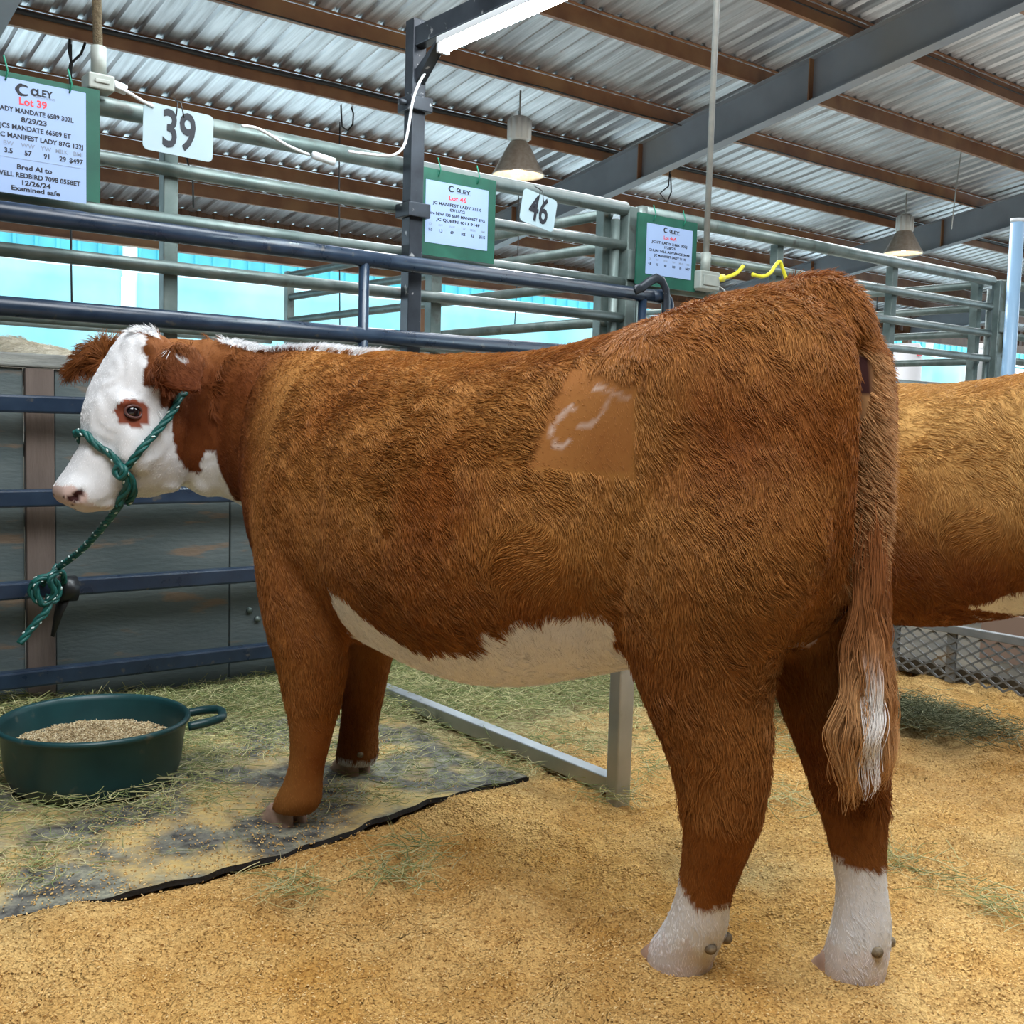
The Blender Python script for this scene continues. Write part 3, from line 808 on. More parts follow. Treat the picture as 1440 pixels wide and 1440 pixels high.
def cloth(u0, u1, label):
    mb = MB(); nu, nz = 90, 14; vs = []
    for i in range(nu + 1):
        for j in range(nz + 1):
            uu = u0 + (u1 - u0) * i / nu; t = j / nz; z = 4.25 - 4.0 * t
            dw = (.12 + .25 * t) * math.sin(uu * 2.1 + 1.3 * math.sin(uu * .9) + t * 1.5) + .06 * math.sin(uu * 7 + t * 4) * t
            vs.append(B(uu, 25.3 + dw, z))
    fs = [(i * (nz + 1) + j, (i + 1) * (nz + 1) + j, (i + 1) * (nz + 1) + j + 1, i * (nz + 1) + j + 1) for i in range(nu) for j in range(nz)]
    mb.add(vs, fs, 0, True)
    o = mb.build('awning_curtain', M_CLOTH); tag(o, label, 'curtain')
    s = o.modifiers.new('s', 'SOLIDIFY'); s.thickness = .01
cloth(-6, 8.3, 'pale aqua cloth curtain hanging outside, behind the head of the front cow')
cloth(8.7, 25.4, 'pale aqua cloth curtain hanging outside, behind the middle pens')
cloth(25.8, 45, 'pale aqua cloth curtain hanging outside at the far right end')

# ------------------------------------------------------------------ ground
def shavings_mat():
    m = mat('pine_shavings', (.6, .36, .12), .9, 0, .1); N, L = nt(m); p = N['Principled BSDF']
    tc = N.new('ShaderNodeTexCoord')
    def noi(s, d=6, src=None):
        n = N.new('ShaderNodeTexNoise'); n.inputs['Scale'].default_value = s; n.inputs['Detail'].default_value = d; L.new(src or tc.outputs['Object'], n.inputs['Vector']); return n
    def ramp(n, a, b, ca, cb):
        r = N.new('ShaderNodeValToRGB'); r.color_ramp.elements[0].position = a; r.color_ramp.elements[1].position = b
        r.color_ramp.elements[0].color = (*ca, 1); r.color_ramp.elements[1].color = (*cb, 1); L.new(n, r.inputs[0]); return r.outputs[0]
    def mix(f, a, b, mode='MIX'):
        x = N.new('ShaderNodeMix'); x.data_type = 'RGBA'; x.blend_type = mode
        if isinstance(f, float): x.inputs[0].default_value = f
        else: L.new(f, x.inputs[0])
        L.new(a, x.inputs[6]); L.new(b, x.inputs[7]); return x.outputs[2]
    big = noi(1.6, 3); mid = noi(7, 5); fine = noi(120, 3)
    vo = N.new('ShaderNodeTexVoronoi'); vo.inputs['Scale'].default_value = 150; L.new(tc.outputs['Object'], vo.inputs['Vector'])
    base = ramp(big.outputs[0], .38, .62, (.66, .35, .085), (.76, .50, .20))
    base2 = ramp(mid.outputs[0], .35, .65, (.52, .27, .07), (.80, .53, .21))
    c = mix(.5, base, base2)
    spk = ramp(vo.outputs['Color'], .1, .8, (.62, .55, .48), (1.0, 1.0, 1.0)); c = mix(.75, c, spk, 'MULTIPLY')
    cavity = ramp(fine.outputs[0], .30, .42, (.30, .20, .12), (1, 1, 1)); c = mix(.9, c, cavity, 'MULTIPLY')
    # grey green hay dust towards the feed side, stirred together with the shavings
    at = N.new('ShaderNodeAttribute'); at.attribute_name = 'hay'
    dust = ramp(noi(30, 6).outputs[0], .35, .65, (.16, .15, .08), (.42, .40, .22)); c = mix(at.outputs['Fac'], c, dust)
    L.new(c, p.inputs['Base Color'])
    bu = N.new('ShaderNodeBump'); bu.inputs['Strength'].default_value = .9; bu.inputs['Distance'].default_value = .006
    ad = N.new('ShaderNodeMath'); ad.operation = 'ADD'; L.new(fine.outputs[0], ad.inputs[0]); L.new(vo.outputs['Distance'], ad.inputs[1])
    b2 = N.new('ShaderNodeBump'); b2.inputs['Strength'].default_value = .9; b2.inputs['Distance'].default_value = .03; L.new(noi(28, 5).outputs[0], b2.inputs['Height'])
    L.new(ad.outputs[0], bu.inputs['Height']); L.new(b2.outputs[0], bu.inputs['Normal']); L.new(bu.outputs[0], p.inputs['Normal'])
    return m
M_SHAV = shavings_mat()
MAT_U1, MAT_W0 = 2.06, 2.47
def mat_edge(u): return 2.40 + .12 * sstep(np.asarray(u, float), 1.2, 2.0) + .012 * np.sin(np.asarray(u) * 5)
FOOTPRINTS = [(.55, 2.105)]
def ground_h(P, u, w):
    P3 = np.stack([P[:, 0], P[:, 1], np.zeros(len(P))], 1)
    hgt = .018 * vnoise(P3, 2.2, 3) + .020 * vnoise(P3, 6, 9) + .016 * vnoise(P3, 14, 5) + .010 * vnoise(P3, 34, 5)
    k = 1 - sstep(w, 2.15, 2.45) * (u < 2.1) * .75
    hgt = hgt * k + .010 * (1 - k)
    inmat = (u < 2.13) & (w > mat_edge(u) - .005) & (w < 4.02)
    hgt = np.where(inmat, -.012, hgt - .006)
    # small piled ridge in front of the mat and heap near the front
    for fa, fb, _ in FEET:
        fx, fy, _z = place(np.array([fa, fb, 0]), np.array(MAIN_O), Mh, Ml); dd = np.hypot(P[:, 0] - fx, P[:, 1] - fy)
        k2 = np.exp(-(dd / .14) ** 2) * ~inmat; hgt = hgt * (1 - k2) + (.022 - .030 * np.exp(-(dd / .06) ** 2)) * k2
    hgt += .050 * np.exp(-((w - mat_edge(u) + .07) / .07) ** 2) * np.clip(vnoise(P3, 4, 8) * 1.2 + .12, 0, 1) * ~inmat
    return hgt
def build_ground():
    xs = np.arange(-1.9, 3.4, .02); ys = np.arange(.9, 6.2, .02)
    GX, GY = np.meshgrid(xs, ys, indexing='ij'); P = np.stack([GX.ravel(), GY.ravel()], 1)
    u = P @ UX[:2]; w = P @ WX[:2]
    hgt = ground_h(P, u, w)
    V = np.concatenate([P, hgt[:, None]], 1); nx, ny = len(xs), len(ys)
    idx = np.arange(nx * ny).reshape(nx, ny)
    F = np.stack([idx[:-1, :-1], idx[1:, :-1], idx[1:, 1:], idx[:-1, 1:]], -1).reshape(-1, 4)
    me = bpy.data.meshes.new('floor'); me.from_pydata(V.tolist(), [], F.tolist()); me.update()
    me.polygons.foreach_set('use_smooth', np.ones(len(F), bool))
    P3 = np.stack([P[:, 0], P[:, 1], np.zeros(len(P))], 1)
    hay = sstep(w + .25 * vnoise(P3, 3, 2) + .12 * vnoise(P3, 11, 2), 2.35, 3.1) * .85 * np.where(u > 3.9, .3, 1)
    hay = np.maximum(hay, .65 * sstep(vnoise(P3, 1.9, 30), .10, .7) * (u > 1.9))
    at = me.attributes.new('hay', 'FLOAT', 'POINT'); at.data.foreach_set('value', hay.astype(np.float32))
    me.materials.append(M_SHAV)
    o = bpy.data.objects.new('floor', me); COL.objects.link(o); tag(o, kind='structure')
    mb = MB(); mb.box(-20, 60, 19.2, 27, -.4, -.04); o = mb.build('pavement', noisy('bounce_concrete', (.80, .80, .78), (.86, .86, .84), 1.2, .9)); tag(o, kind='structure')  # pavement added pale, to bounce daylight up onto the roof
    mb = MB(); mb.box(-14, 50, -16, 19.2, -.5, -.055); o = mb.build('ground', noisy('packed_earth', (.42, .38, .32), (.52, .48, .42), 1.2, .95)); tag(o, kind='structure')
build_ground()
# rubber mat with its loose black edge, dusted with bedding
def rubber():
    m = mat('rubber_mat_dusty', (.03, .03, .03), .85); N, L = nt(m); p = N['Principled BSDF']
    tc = N.new('ShaderNodeTexCoord')
    def noi(s, d=6):
        n = N.new('ShaderNodeTexNoise'); n.inputs['Scale'].default_value = s; n.inputs['Detail'].default_value = d; L.new(tc.outputs['Object'], n.inputs['Vector']); return n.outputs[0]
    def mr(x, a, b, c=0., d=1.):
        n = N.new('ShaderNodeMapRange'); n.inputs[1].default_value, n.inputs[2].default_value, n.inputs[3].default_value, n.inputs[4].default_value = a, b, c, d; L.new(x, n.inputs[0]); return n.outputs[0]
    def mixc(f, a, b):
        x = N.new('ShaderNodeMix'); x.data_type = 'RGBA'; L.new(f, x.inputs[0])
        for s, c in ((6, a), (7, b)):
            if isinstance(c, tuple): x.inputs[s].default_value = (*c, 1)
            else: L.new(c, x.inputs[s])
        return x.outputs[2]
    geo = N.new('ShaderNodeNewGeometry'); sp = N.new('ShaderNodeSeparateXYZ'); L.new(geo.outputs['True Normal'], sp.inputs[0])
    base = mixc(mr(noi(40), .4, .6), (.050, .048, .044), (.15, .145, .125))
    c = mixc(mr(noi(14), .44, .62, 0, .85), base, mixc(mr(noi(70), .4, .6), (.20, .20, .15), (.36, .35, .25)))
    c = mixc(mr(noi(4.5, 12), .47, .60, 0, .85), c, mixc(mr(noi(60), .4, .6), (.66, .46, .16), (.50, .38, .17)))
    top = mr(sp.outputs[2], .5, .9)
    c = mixc(top, (.012, .012, .013), c); L.new(c, p.inputs['Base Color'])
    bu = N.new('ShaderNodeBump'); bu.inputs['Strength'].default_value = .7; bu.inputs['Distance'].default_value = .006; L.new(noi(90), bu.inputs['Height']); L.new(bu.outputs[0], p.inputs['Normal'])
    return m
def build_mat(u0, u1, label):
    nu, nw = 220, 40; vs = []; top = []
    mb = MB()
    for i in range(nu + 1):
        u = u0 + (u1 - u0) * i / nu; e = float(mat_edge(u)) + .006 * math.sin(u * 31) + .004 * math.sin(u * 57)
        for j in range(nw + 1):
            w = e + (4.0 - e) * (j / nw) ** 1.6
            curl = .010 * math.exp(-(w - e) / .06) * (.5 + .5 * math.sin(u * 4.2 + 1))
            vs.append(B(u, w, .012 + curl + .003 * math.sin(u * 9) * math.sin(w * 8)))
    n = nw + 1
    fs = [(i * n + j, (i + 1) * n + j, (i + 1) * n + j + 1, i * n + j + 1) for i in range(nu) for j in range(nw)]
    mb.add(vs, fs); o = mb.build('rubber_mat', rubber()); tag(o, label, 'mat')
    s = o.modifiers.new('s', 'SOLIDIFY'); s.thickness = .014; s.offset = -1
build_mat(-.6, 2.06, 'dark rubber stall mat dusted with bedding, its black edge in front of the tub')

# hay: loose blades lying over the feed side
M_HAY = attr_mat('hay_blades', 'tint', .7, .2)
def hay(name, label, N, uw, z, tilt=.25, ln=(.05, .14), rad=.0011, cols=None, spread=None, kindgrp=None, bend=.35):
    u, w = uw(N); n = len(u)
    base = u[:, None] * UX + w[:, None] * WX; base[:, 2] = z(u, w, n)
    an = rng.random(n) * 6.283; el = rng.normal(0, tilt, n)
    d = np.stack([np.cos(an) * np.cos(el), np.sin(an) * np.cos(el), np.sin(el)], 1)
    side = np.stack([-np.sin(an), np.cos(an), rng.normal(0, .5, n)], 1) * rng.normal(0, bend, n)[:, None]
    L = rng.uniform(ln[0], ln[1], n)[:, None]; K = 4; pts = np.empty((n, K, 3))
    for k in range(K):
        t = k / (K - 1) - .5
        pts[:, k] = base + d * L * t + side * L * (t * t * 2)
    pts[:, :, 2] = np.maximum(pts[:, :, 2], .004)
    rad_ = np.full((n, K), rad) * rng.uniform(.5, 1.2, (n, 1)); rad_[:, -1] *= .3
    cols = np.array(cols if cols is not None else [(.30, .33, .13), (.48, .46, .22), (.60, .55, .30), (.20, .25, .10)])
    c = cols[rng.integers(0, len(cols), n)] * rng.uniform(.7, 1.15, (n, 1))
    o = make_curves(name, pts, rad_, c, M_HAY, None, np.zeros(3)); tag(o, label, 'hay', None, 'stuff'); return o
def box_uw(u0, u1, w0, w1, fall=None):
    def f(N):
        u = rng.uniform(u0, u1, N); w = rng.uniform(w0, w1, N)
        if fall is not None:
            k = rng.random(N) < fall(u, w); u, w = u[k], w[k]
        return u, w
    return f
def n2(u, w, f, o=0): return vnoise(np.stack([u, w, np.zeros(len(u))], 1), f, o)
TUB = (.965, 3.18)
def tubfree(u, w): return (np.hypot(u - TUB[0], w - TUB[1]) > .24)
def pileh(u, w): return .02 + .11 * sstep(w, 3.35, 3.95) * (.6 + .4 * n2(u, w, 2.5)) * np.where(u < .9, .7, 1)
hay('loose_hay', 'loose green hay heaped along the foot of the plywood boards behind the tub', 30000,
    box_uw(.3, 2.9, 3.0, 4.05, lambda u, w: tubfree(u, w) * sstep(w + .12 * n2(u, w, 4), 3.25, 3.75)), lambda u, w, n: rng.random(n) * pileh(u, w))
hay('loose_hay', 'thin scatter of hay on the rubber mat around the tub and front hooves', 10000,
    box_uw(.2, 2.15, 2.5, 3.6, lambda u, w: tubfree(u, w) * np.clip(.12 + .55 * n2(u, w, 3, 7) + .6 * sstep(w, 2.9, 3.4) + .9 * np.exp(-((np.hypot(u - TUB[0], w - TUB[1]) - .33) / .10) ** 2), .04, 1)),
    lambda u, w, n: .016 + rng.random(n) * (.012 + .05 * np.exp(-((np.hypot(u - TUB[0], w - TUB[1]) - .30) / .09) ** 2)), .12, (.03, .10), .0009)
hay('loose_hay', 'green hay spread on the ground behind the grey divider bar', 26000,
    box_uw(2.15, 4.0, 2.3, 4.1, lambda u, w: np.clip(.10 + 1.0 * sstep(w + .25 * n2(u, w, 3, 4), 2.7, 3.4), 0, 1)), lambda u, w, n: rng.random(n) * (.02 + .05 * sstep(w, 3.0, 3.8)), .2, (.04, .12), .0010)
def tufts(spots):
    def f(N):
        k = rng.integers(0, len(spots), N); s = np.array(spots)[k]
        return s[:, 0] + rng.normal(0, 1, N) * s[:, 2], s[:, 1] + rng.normal(0, 1, N) * s[:, 3]
    return f
sp = []
for x, y, r in ((590, 1200, .05), (560, 1235, .05), (410, 1255, .05), (860, 1120, .05), (1110, 1130, .07), (1100, 1060, .10), (1130, 990, .12), (1290, 1230, .08), (1400, 1280, .06), (1230, 1210, .05), (1060, 1000, .12)):
    u, w = on_z(x, y); sp.append((u, w, r * .8, r))
hay('hay_wisps', 'stray hay wisps lying on the yellow shavings between and in front of the hooves', 700, tufts(sp), lambda u, w, n: .012 + rng.random(n) * .02, .2, (.04, .16), .0009)
u, w = on_z(1290, 1010)
hay('loose_hay', 'dark clump of hay on the shavings in front of the expanded metal panel', 2600, tufts([(u, w, .10, .20)]), lambda u, w, n: .01 + rng.random(n) * .04, .2, (.04, .12), .001, [(.10, .12, .06), (.2, .22, .12), (.38, .40, .24)])
# wood chips on top of the bedding
def chips():
    N = 46000; x = rng.uniform(-1.2, 1.9, N); y = rng.uniform(1.35, 3.6, N); P = np.stack([x, y], 1); u = P @ UX[:2]; w = P @ WX[:2]
    k = (w < mat_edge(u) - .01) | (u > 2.15) | (rng.random(N) < np.clip(.25 + 1.3 * vnoise(np.stack([x, y, x * 0], 1), 4, 6), 0, .8)); P, u, w = P[k], u[k], w[k]; n = len(P)
    z = np.where((u < 2.13) & (w > mat_edge(u)), .014, ground_h(P, u, w)) + .002
    an = rng.random(n) * 6.283; L = rng.uniform(.0012, .0036, n)[:, None]; d = np.stack([np.cos(an), np.sin(an), rng.normal(0, .35, n)], 1)
    b = np.concatenate([P, z[:, None]], 1); pts = np.stack([b - d * L, b, b + d * L], 1)
    rad = np.array([.0010, .0016, .0009])[None] * rng.uniform(.6, 1.3, (n, 1))
    c = np.array([(.70, .46, .18), (.66, .41, .14), (.76, .54, .25), (.42, .25, .09)])[rng.integers(0, 4, n)]
    o = make_curves('wood_shavings', pts, rad, c, M_HAY, None, np.zeros(3)); tag(o, 'yellow pine shavings and sawdust spread over the stall floor', 'shavings', None, 'stuff')
chips()

# ------------------------------------------------------------------ pens
def pipe(par, name, p0, p1, r, m, n=14):
    mb = MB(); mb.tube([p0, p1], r, n); return mb.build(name, m, par)
def bx(par, name, m, *a, bevel=0):
    mb = MB(); mb.box(*a); return mb.build(name, m, par, bevel=bevel)

# blue stall panel with stile and crook end
bp = empty('stall_fence', B(.2, 3.93, 0), 'dark blue tubular stall panel standing behind the halter-tied cow', 'fence')
for k, z in enumerate((1.742, 1.432)):
    mb = MB(); r = .034
    mb.tube([B(-.6, 3.93, z), B(3.98, 3.93, z)], r, 16, squash=(1.0, .8)); mb.build('rail', M_BLUE, bp)
for z in (1.11, .790, .475, .165):
    mb = MB(); mb.box(-.6, 3.98, 3.905, 3.955, z - .030, z + .030); mb.build('rail', M_BLUE, bp, bevel=.008)
mb = MB(); cr = [B(3.92, 3.93, 1.742)] + [B(3.98 + .06 * math.sin(q), 3.93, 1.70 + .05 * math.cos(q)) for q in np.linspace(.2, 1.5, 6)] + [B(4.04, 3.93, .05)]
mb.tube(cr, .032, 14); mb.build('end_post', M_BLUE, bp)
for uu in (-.55, 2.272, 3.86): pipe(bp, 'stile', B(uu, 3.93, .05), B(uu, 3.93, 1.74), .022, M_BLUE)
# strap loop over the panel corner
mb = MB(); pth = [on_w(x, y, 3.88) for x, y in ((893, 408), (903, 404), (913, 396), (923, 391), (931, 395), (937, 408), (938, 425), (937, 445), (939, 470))]
mb.tube([B(a, 3.88, z) for a, z in pth], .018, 10, squash=(1.3, .5)); tag(mb.build('rubber_strap', M_BLACK), 'folded dark strap looped over the upper corner of the blue panel', 'strap')

def pipe_fence(label, u0, u1, w, rails, posts, r=.030, grp=None, ends=(True, True), z0=0.0, name='pipe_fence'):
    root = empty(name, B(u0, w, z0), label, 'fence', grp)
    for i, z in enumerate(rails):
        pipe(root, 'rail', B(u0, w, z), B(u1, w, z), r * (1.15 if i == 0 else .85), M_GALV)
    for uu in posts:
        bx(root, 'post', M_GALV, uu - .028, uu + .028, w + .02, w + .075, z0, rails[0] - .02, bevel=.004)
    return root
RA = (2.187, 2.005, 1.818, 1.64, 1.42, 1.2, .95, .7, .4)
pipe_fence('grey pipe fence with square posts behind the blue stall panel', -1.2, 3.88, 4.1, RA, (-.9, .35, 1.54, 2.757), grp=None)
pipe_fence('grey pipe fence behind the rump, with the green notice and yellow cord', 3.99, 7.48, 4.1, RA, (5.15, 6.32))
pipe_fence('grey pipe fence continuing past the pale blue pole', 7.72, 14, 4.1, RA, (9, 10.2, 11.4))
def cluster(u, w, label):
    root = empty('gate_post', B(u, w, 0), label, 'gate post')
    bx(root, 'post', M_GALV, u - .05, u + .02, w - .03, w + .04, 0, 2.20, bevel=.006)
    pipe(root, 'hinge_pipe', B(u + .065, w, 0), B(u + .065, w, 2.17), .026, M_GALV)
    pipe(root, 'hinge_pipe', B(u - .095, w + .02, 0), B(u - .095, w + .02, 2.13), .024, M_GALV)
    bx(root, 'latch_plate', M_GALV, u - .06, u + .11, w - .05, w - .035, 1.83, 1.98, bevel=.004)
    for z in (2.16, 1.78): pipe(root, 'hinge_sleeve', B(u + .065, w, z - .04), B(u + .065, w, z + .05), .036, M_GALV)
    return root
cluster(3.93, 4.1, 'cluster of grey hinge posts between the two lower green notices')
cluster(7.60, 4.1, 'cluster of grey hinge posts beside the pale blue pole')
def cross_gate(label, u, w0, w1, rails, posts):
    root = empty('pipe_gate', B(u, w0, 0), label, 'gate')
    for i, z in enumerate(rails): pipe(root, 'rail', B(u, w0, z), B(u, w1, z), .027, M_GALV)
    for w in posts: bx(root, 'post', M_GALV, u - .03, u + .03, w - .03, w + .03, 0, rails[0] + .03, bevel=.004)
cross_gate('grey pipe gate running back from the posts beside the number 46 plate', 3.83, 4.16, 7.76, (2.165, 2.0, 1.82, 1.62, 1.42, 1.2, .95), (4.2, 7.76))
cross_gate('grey pipe gate running back from the posts beside the pale blue pole', 7.46, 4.16, 7.76, (2.165, 2.0, 1.82, 1.62, 1.42, 1.2, .95), (4.2, 7.76))
cross_gate('grey pipe gate running back behind the blue panel at the left', -.1, 4.16, 7.76, (1.64, 1.42, 1.2, .95), (4.2, 7.76))
RB = (1.66, 1.46, 1.25, 1.0, .7)
pipe_fence('distant low pipe fence seen through the pens above the cow\'s head', -3, 3.7, 7.8, RB, (0.3, 1.5, 2.6), .022)
pipe_fence('distant low pipe fence seen through the pens above the cow\'s back', 3.9, 7.4, 7.8, RB, (5.1, 6.3), .022)
pipe_fence('distant low pipe fence seen above the golden cow', 7.6, 18, 7.8, RB, (8.8, 10, 11.2, 12.4), .022)
pipe_fence('farthest pipe fence, near the open side of the barn', -2, 30, 12.0, RB, tuple(range(0, 30, 3)), .022)
# black light post with arm, LED batten and its cable
lp = empty('light_post', B(2.555, 4.0, 0), 'black square steel post with an overhead arm beside the lot 46 notice', 'post')
bx(lp, 'upright', M_BLACK, 2.522, 2.588, 3.985, 4.05, 0, 2.77, bevel=.004)
bx(lp, 'arm', M_BLACK, 2.53, 2.585, 1.3, 4.0, 2.655, 2.735, bevel=.004)
mb = MB(); mb.hexa([B(2.535, 3.80, 2.66), B(2.58, 3.80, 2.66), B(2.58, 3.99, 2.50), B(2.535, 3.99, 2.50), B(2.535, 3.76, 2.68), B(2.58, 3.76, 2.68), B(2.58, 3.99, 2.56), B(2.535, 3.99, 2.56)]); mb.build('gusset', M_BLACK, lp)
for z in (2.42, 1.98): bx(lp, 'clamp', M_BLACK, 2.50, 2.61, 3.96, 4.07, z - .03, z + .03, bevel=.004)
pipe(lp, 'clamp_bolt', B(2.47, 4.0, 2.42), B(2.52, 4.0, 2.42), .012, M_BLACK)
lf = empty('led_batten', B(2.555, 3.8, 2.60), 'bright white LED tube light hung under the black arm', 'light')
def led_body(w0, w1, root):
    bx(root, 'housing', M_WHITE, 2.525, 2.585, w0, w1, 2.622, 2.650, bevel=.004)
    mb = MB(); mb.tube([B(2.555, w0 + .01, 2.608), B(2.555, w1 - .01, 2.608)], .022, 14)
    mb.build('tube', mat('led_glow', (.9, .95, 1), .4, emis=(.82, .97, 1.0), estr=85), root)
    for w in (w0, w1 - .02): bx(root, 'end_cap', M_WHITE, 2.527, 2.583, w, w + .02, 2.585, 2.635, bevel=.004)
led_body(1.42, 3.82, lf)

def cable(name, pts, r, m, label, cat='cable', n=8, sub=6):
    P = interp([tuple(p) for p in pts], sub) if len(pts) > 2 else np.array(pts)
    mb = MB(); mb.tube(list(P), r, n); o = mb.build(name, m); tag(o, label, cat); return o
def wpts(w, lst): return [B(on_w(x, y, w)[0], w, on_w(x, y, w)[1]) for x, y in lst]
cable('light_cable', wpts(3.95, [(618, 78), (606, 92), (592, 112), (581, 140), (575, 175), (570, 200), (562, 213), (548, 219), (520, 217), (490, 213)]), .006, M_WCABLE, 'white cable running from the LED tube down the black post')
cable('light_cable', wpts(3.98, [(163, 122), (180, 130), (200, 142), (216, 150)]), .006, M_WCABLE, 'white cable from the outlet box behind the number 39 plate')
cb = cable('light_cable', wpts(4.02, [(340, 177), (360, 180), (380, 190), (405, 205), (435, 218)]), .006, M_WCABLE, 'white cable sagging along the top pipe, ending in a plug')
pl = wpts(4.0, [(440, 218), (470, 228)]); cable('cable_plug', pl, .016, M_WCABLE, 'white plug connector hanging under the top pipe', 'plug')
cable('cable_plug', wpts(4.0, [(160, 120), (177, 127)]), .018, M_WCABLE, 'pale blue-white plug in the outlet box above the number 39 plate', 'plug')
cable('extension_cord', wpts(4.02, [(1010, 392), (1022, 390), (1036, 384), (1045, 374)]), .011, M_YCABLE, 'short yellow cord leaving the outlet box by the third notice', 'cord')
cable('extension_cord', wpts(4.02, [(1058, 386), (1072, 389), (1083, 384), (1090, 374), (1096, 368), (1100, 376), (1106, 395), (1107, 410)]), .011, M_YCABLE, 'yellow cord looped over the pipe rail behind the rump', 'cord')
cable('cable_plug', wpts(4.0, [(1007, 392), (1017, 391)]), .022, M_YCABLE, 'yellow plug in the outlet box by the third notice', 'plug')
cable('tie_cord', wpts(4.04, [(998, 398), (1012, 403), (1024, 414), (1040, 428)]), .004, M_WCABLE, 'pale string slanting down from the yellow plug', 'string')

def outlet(x0, x1, y0, y1, w, label, clab, xtop, mc):
    u0, z1 = on_w(x0, y0, w); u1, z0 = on_w(x1, y1, w)
    r = empty('outlet_box', B((u0 + u1) / 2, w, z0), label, 'outlet box')
    bx(r, 'box', M_BOX, u0, u1, w - .04, w + .05, z0, z1, bevel=.006)
    bx(r, 'cover_plate', M_BOX, u0 + .02, u1 - .02, w - .046, w - .04, z0 + .02, z1 - .02, bevel=.003)
    u = (u0 + u1) / 2; top = roof_z(w) + .2
    c = empty('conduit', B(u, w, z1), clab, 'conduit')
    pipe(c, 'pipe', B(u, w, z1 + .03), B(u + xtop, w, top), .016, mc, 12)
    pipe(c, 'fitting', B(u, w, z1 - .002), B(u, w, z1 + .10), .026, M_BOX, 12)
outlet(120, 157, 103, 133, 4.02, 'grey outlet box on the top pipe, right of the lot 39 notice', 'thick tan flexible conduit dropping to the left outlet box', -.12, noisy('flex_tan', (.35, .28, .18), (.20, .16, .10), 60, .8, bump=.6))
outlet(978, 1004, 380, 410, 4.02, 'grey outlet box on the pipe fence, right of the third notice', 'tall thin grey conduit dropping from the roof to the middle outlet box', 0.0, M_CONDUIT)
# pale blue pole and yellow tape
pb = B(7.42, 3.9, 0)
o = empty('flag_pole', pb, 'pale blue round pole standing at the right edge above the golden cow', 'pole')
pipe(o, 'pole', pb, B(7.40, 3.9, 2.56), .045, mat('pale_blue_paint', (.36, .58, .82), .35), 18); pipe(o, 'cap', B(7.40, 3.9, 2.56), B(7.40, 3.9, 2.585), .047, M_WHITE, 18)
cable('yellow_strap', wpts(4.06, [(1420, 375), (1417, 430), (1411, 497)]), .008, mat('yellow_web', (.55, .42, .08), .7), 'yellow strap hanging beside the pale blue pole', 'strap')

# plywood boards behind the panel
M_BOARD = noisy('weathered_plywood', (.075, .100, .103), (.115, .140, .140), 2.2, .75, stretch=(1, 1, 4), c3=(.19, .14, .10), s3=4.5, lo3=.60, hi3=.68, bump=.25, bscale=20, detail=9)
M_BOARD2 = noisy('brown_plank', (.12, .09, .075), (.17, .13, .11), 3, .8, stretch=(3, 3, .6), bump=.4, bscale=14)
bw = 4.03
for u0, u1, lab, m in ((-.8, .985, 'grey weathered plywood board at the far left behind the tub', M_BOARD), (1.09, 1.742, 'grey plywood board behind the tied rope knot, with a rusty scuff', M_BOARD), (1.748, 2.75, 'grey plywood board right of the dark seam, behind the front leg', M_BOARD)):
    mb = MB(); mb.box(u0, u1, bw, bw + .02, 0.0, 1.235); tag(mb.build('plywood_board', m, loc=B(u0, bw, 0), bevel=.003), lab, 'board', 'plywood boards lining the pen')
mb = MB(); mb.box(.99, 1.085, bw - .012, bw + .02, 0, 1.235); tag(mb.build('batten', M_BOARD2, loc=B(1, bw, 0), bevel=.003), 'brown upright plank between two grey plywood boards', 'plank')
mb = MB(); mb.box(-.8, 2.75, bw - .02, bw + .07, 1.238, 1.285); tag(mb.build('cap_board', noisy('grey_cap', (.20, .21, .20), (.32, .33, .30), 8, .7, stretch=(1, 1, 5), bump=.3, bscale=20), loc=B(0, bw, 1.24), bevel=.006), 'weathered timber cap along the top of the plywood boards', 'board')
for x, y in ((361, 870), (350, 858), (205, 578)):
    u, z = on_w(x, y, bw); mb = MB(); mb.tube([B(u, bw, z), B(u, bw - .012, z)], .012, 10); tag(mb.build('bolt', M_GALV), {361: 'round bolt head right of the dark board seam, above the hay', 350: 'small screw head beside the dark board seam', 205: 'bolt head high on the plywood behind the cow\'s eye'}[x], 'bolt')
mb = MB(); u, z = on_w(74, 895, 3.90); u2, z2 = on_w(98, 825, 3.90); mb.tube([B(u2, 3.90, z2), B((u + u2) / 2 - .01, 3.89, (z + z2) / 2), B(u, 3.90, z)], [.02, .014, .006], 8, squash=(1.2, .5))
tag(mb.build('rubber_flap', mat('black_rubber', (.008, .008, .009), .5)), 'black rubber tail hanging from the rail behind the rope knot', 'strap')
mb = MB(); u2, z2 = on_w(92, 828, 3.90); mb.tube([B(u2 - .02, 3.90, z2), B(u2 + .035, 3.90, z2)], .045, 12); tag(mb.build('rail_clamp', mat('black_clamp', (.01, .011, .013), .4)), 'black clamp around the blue rail behind the rope knot', 'clamp')

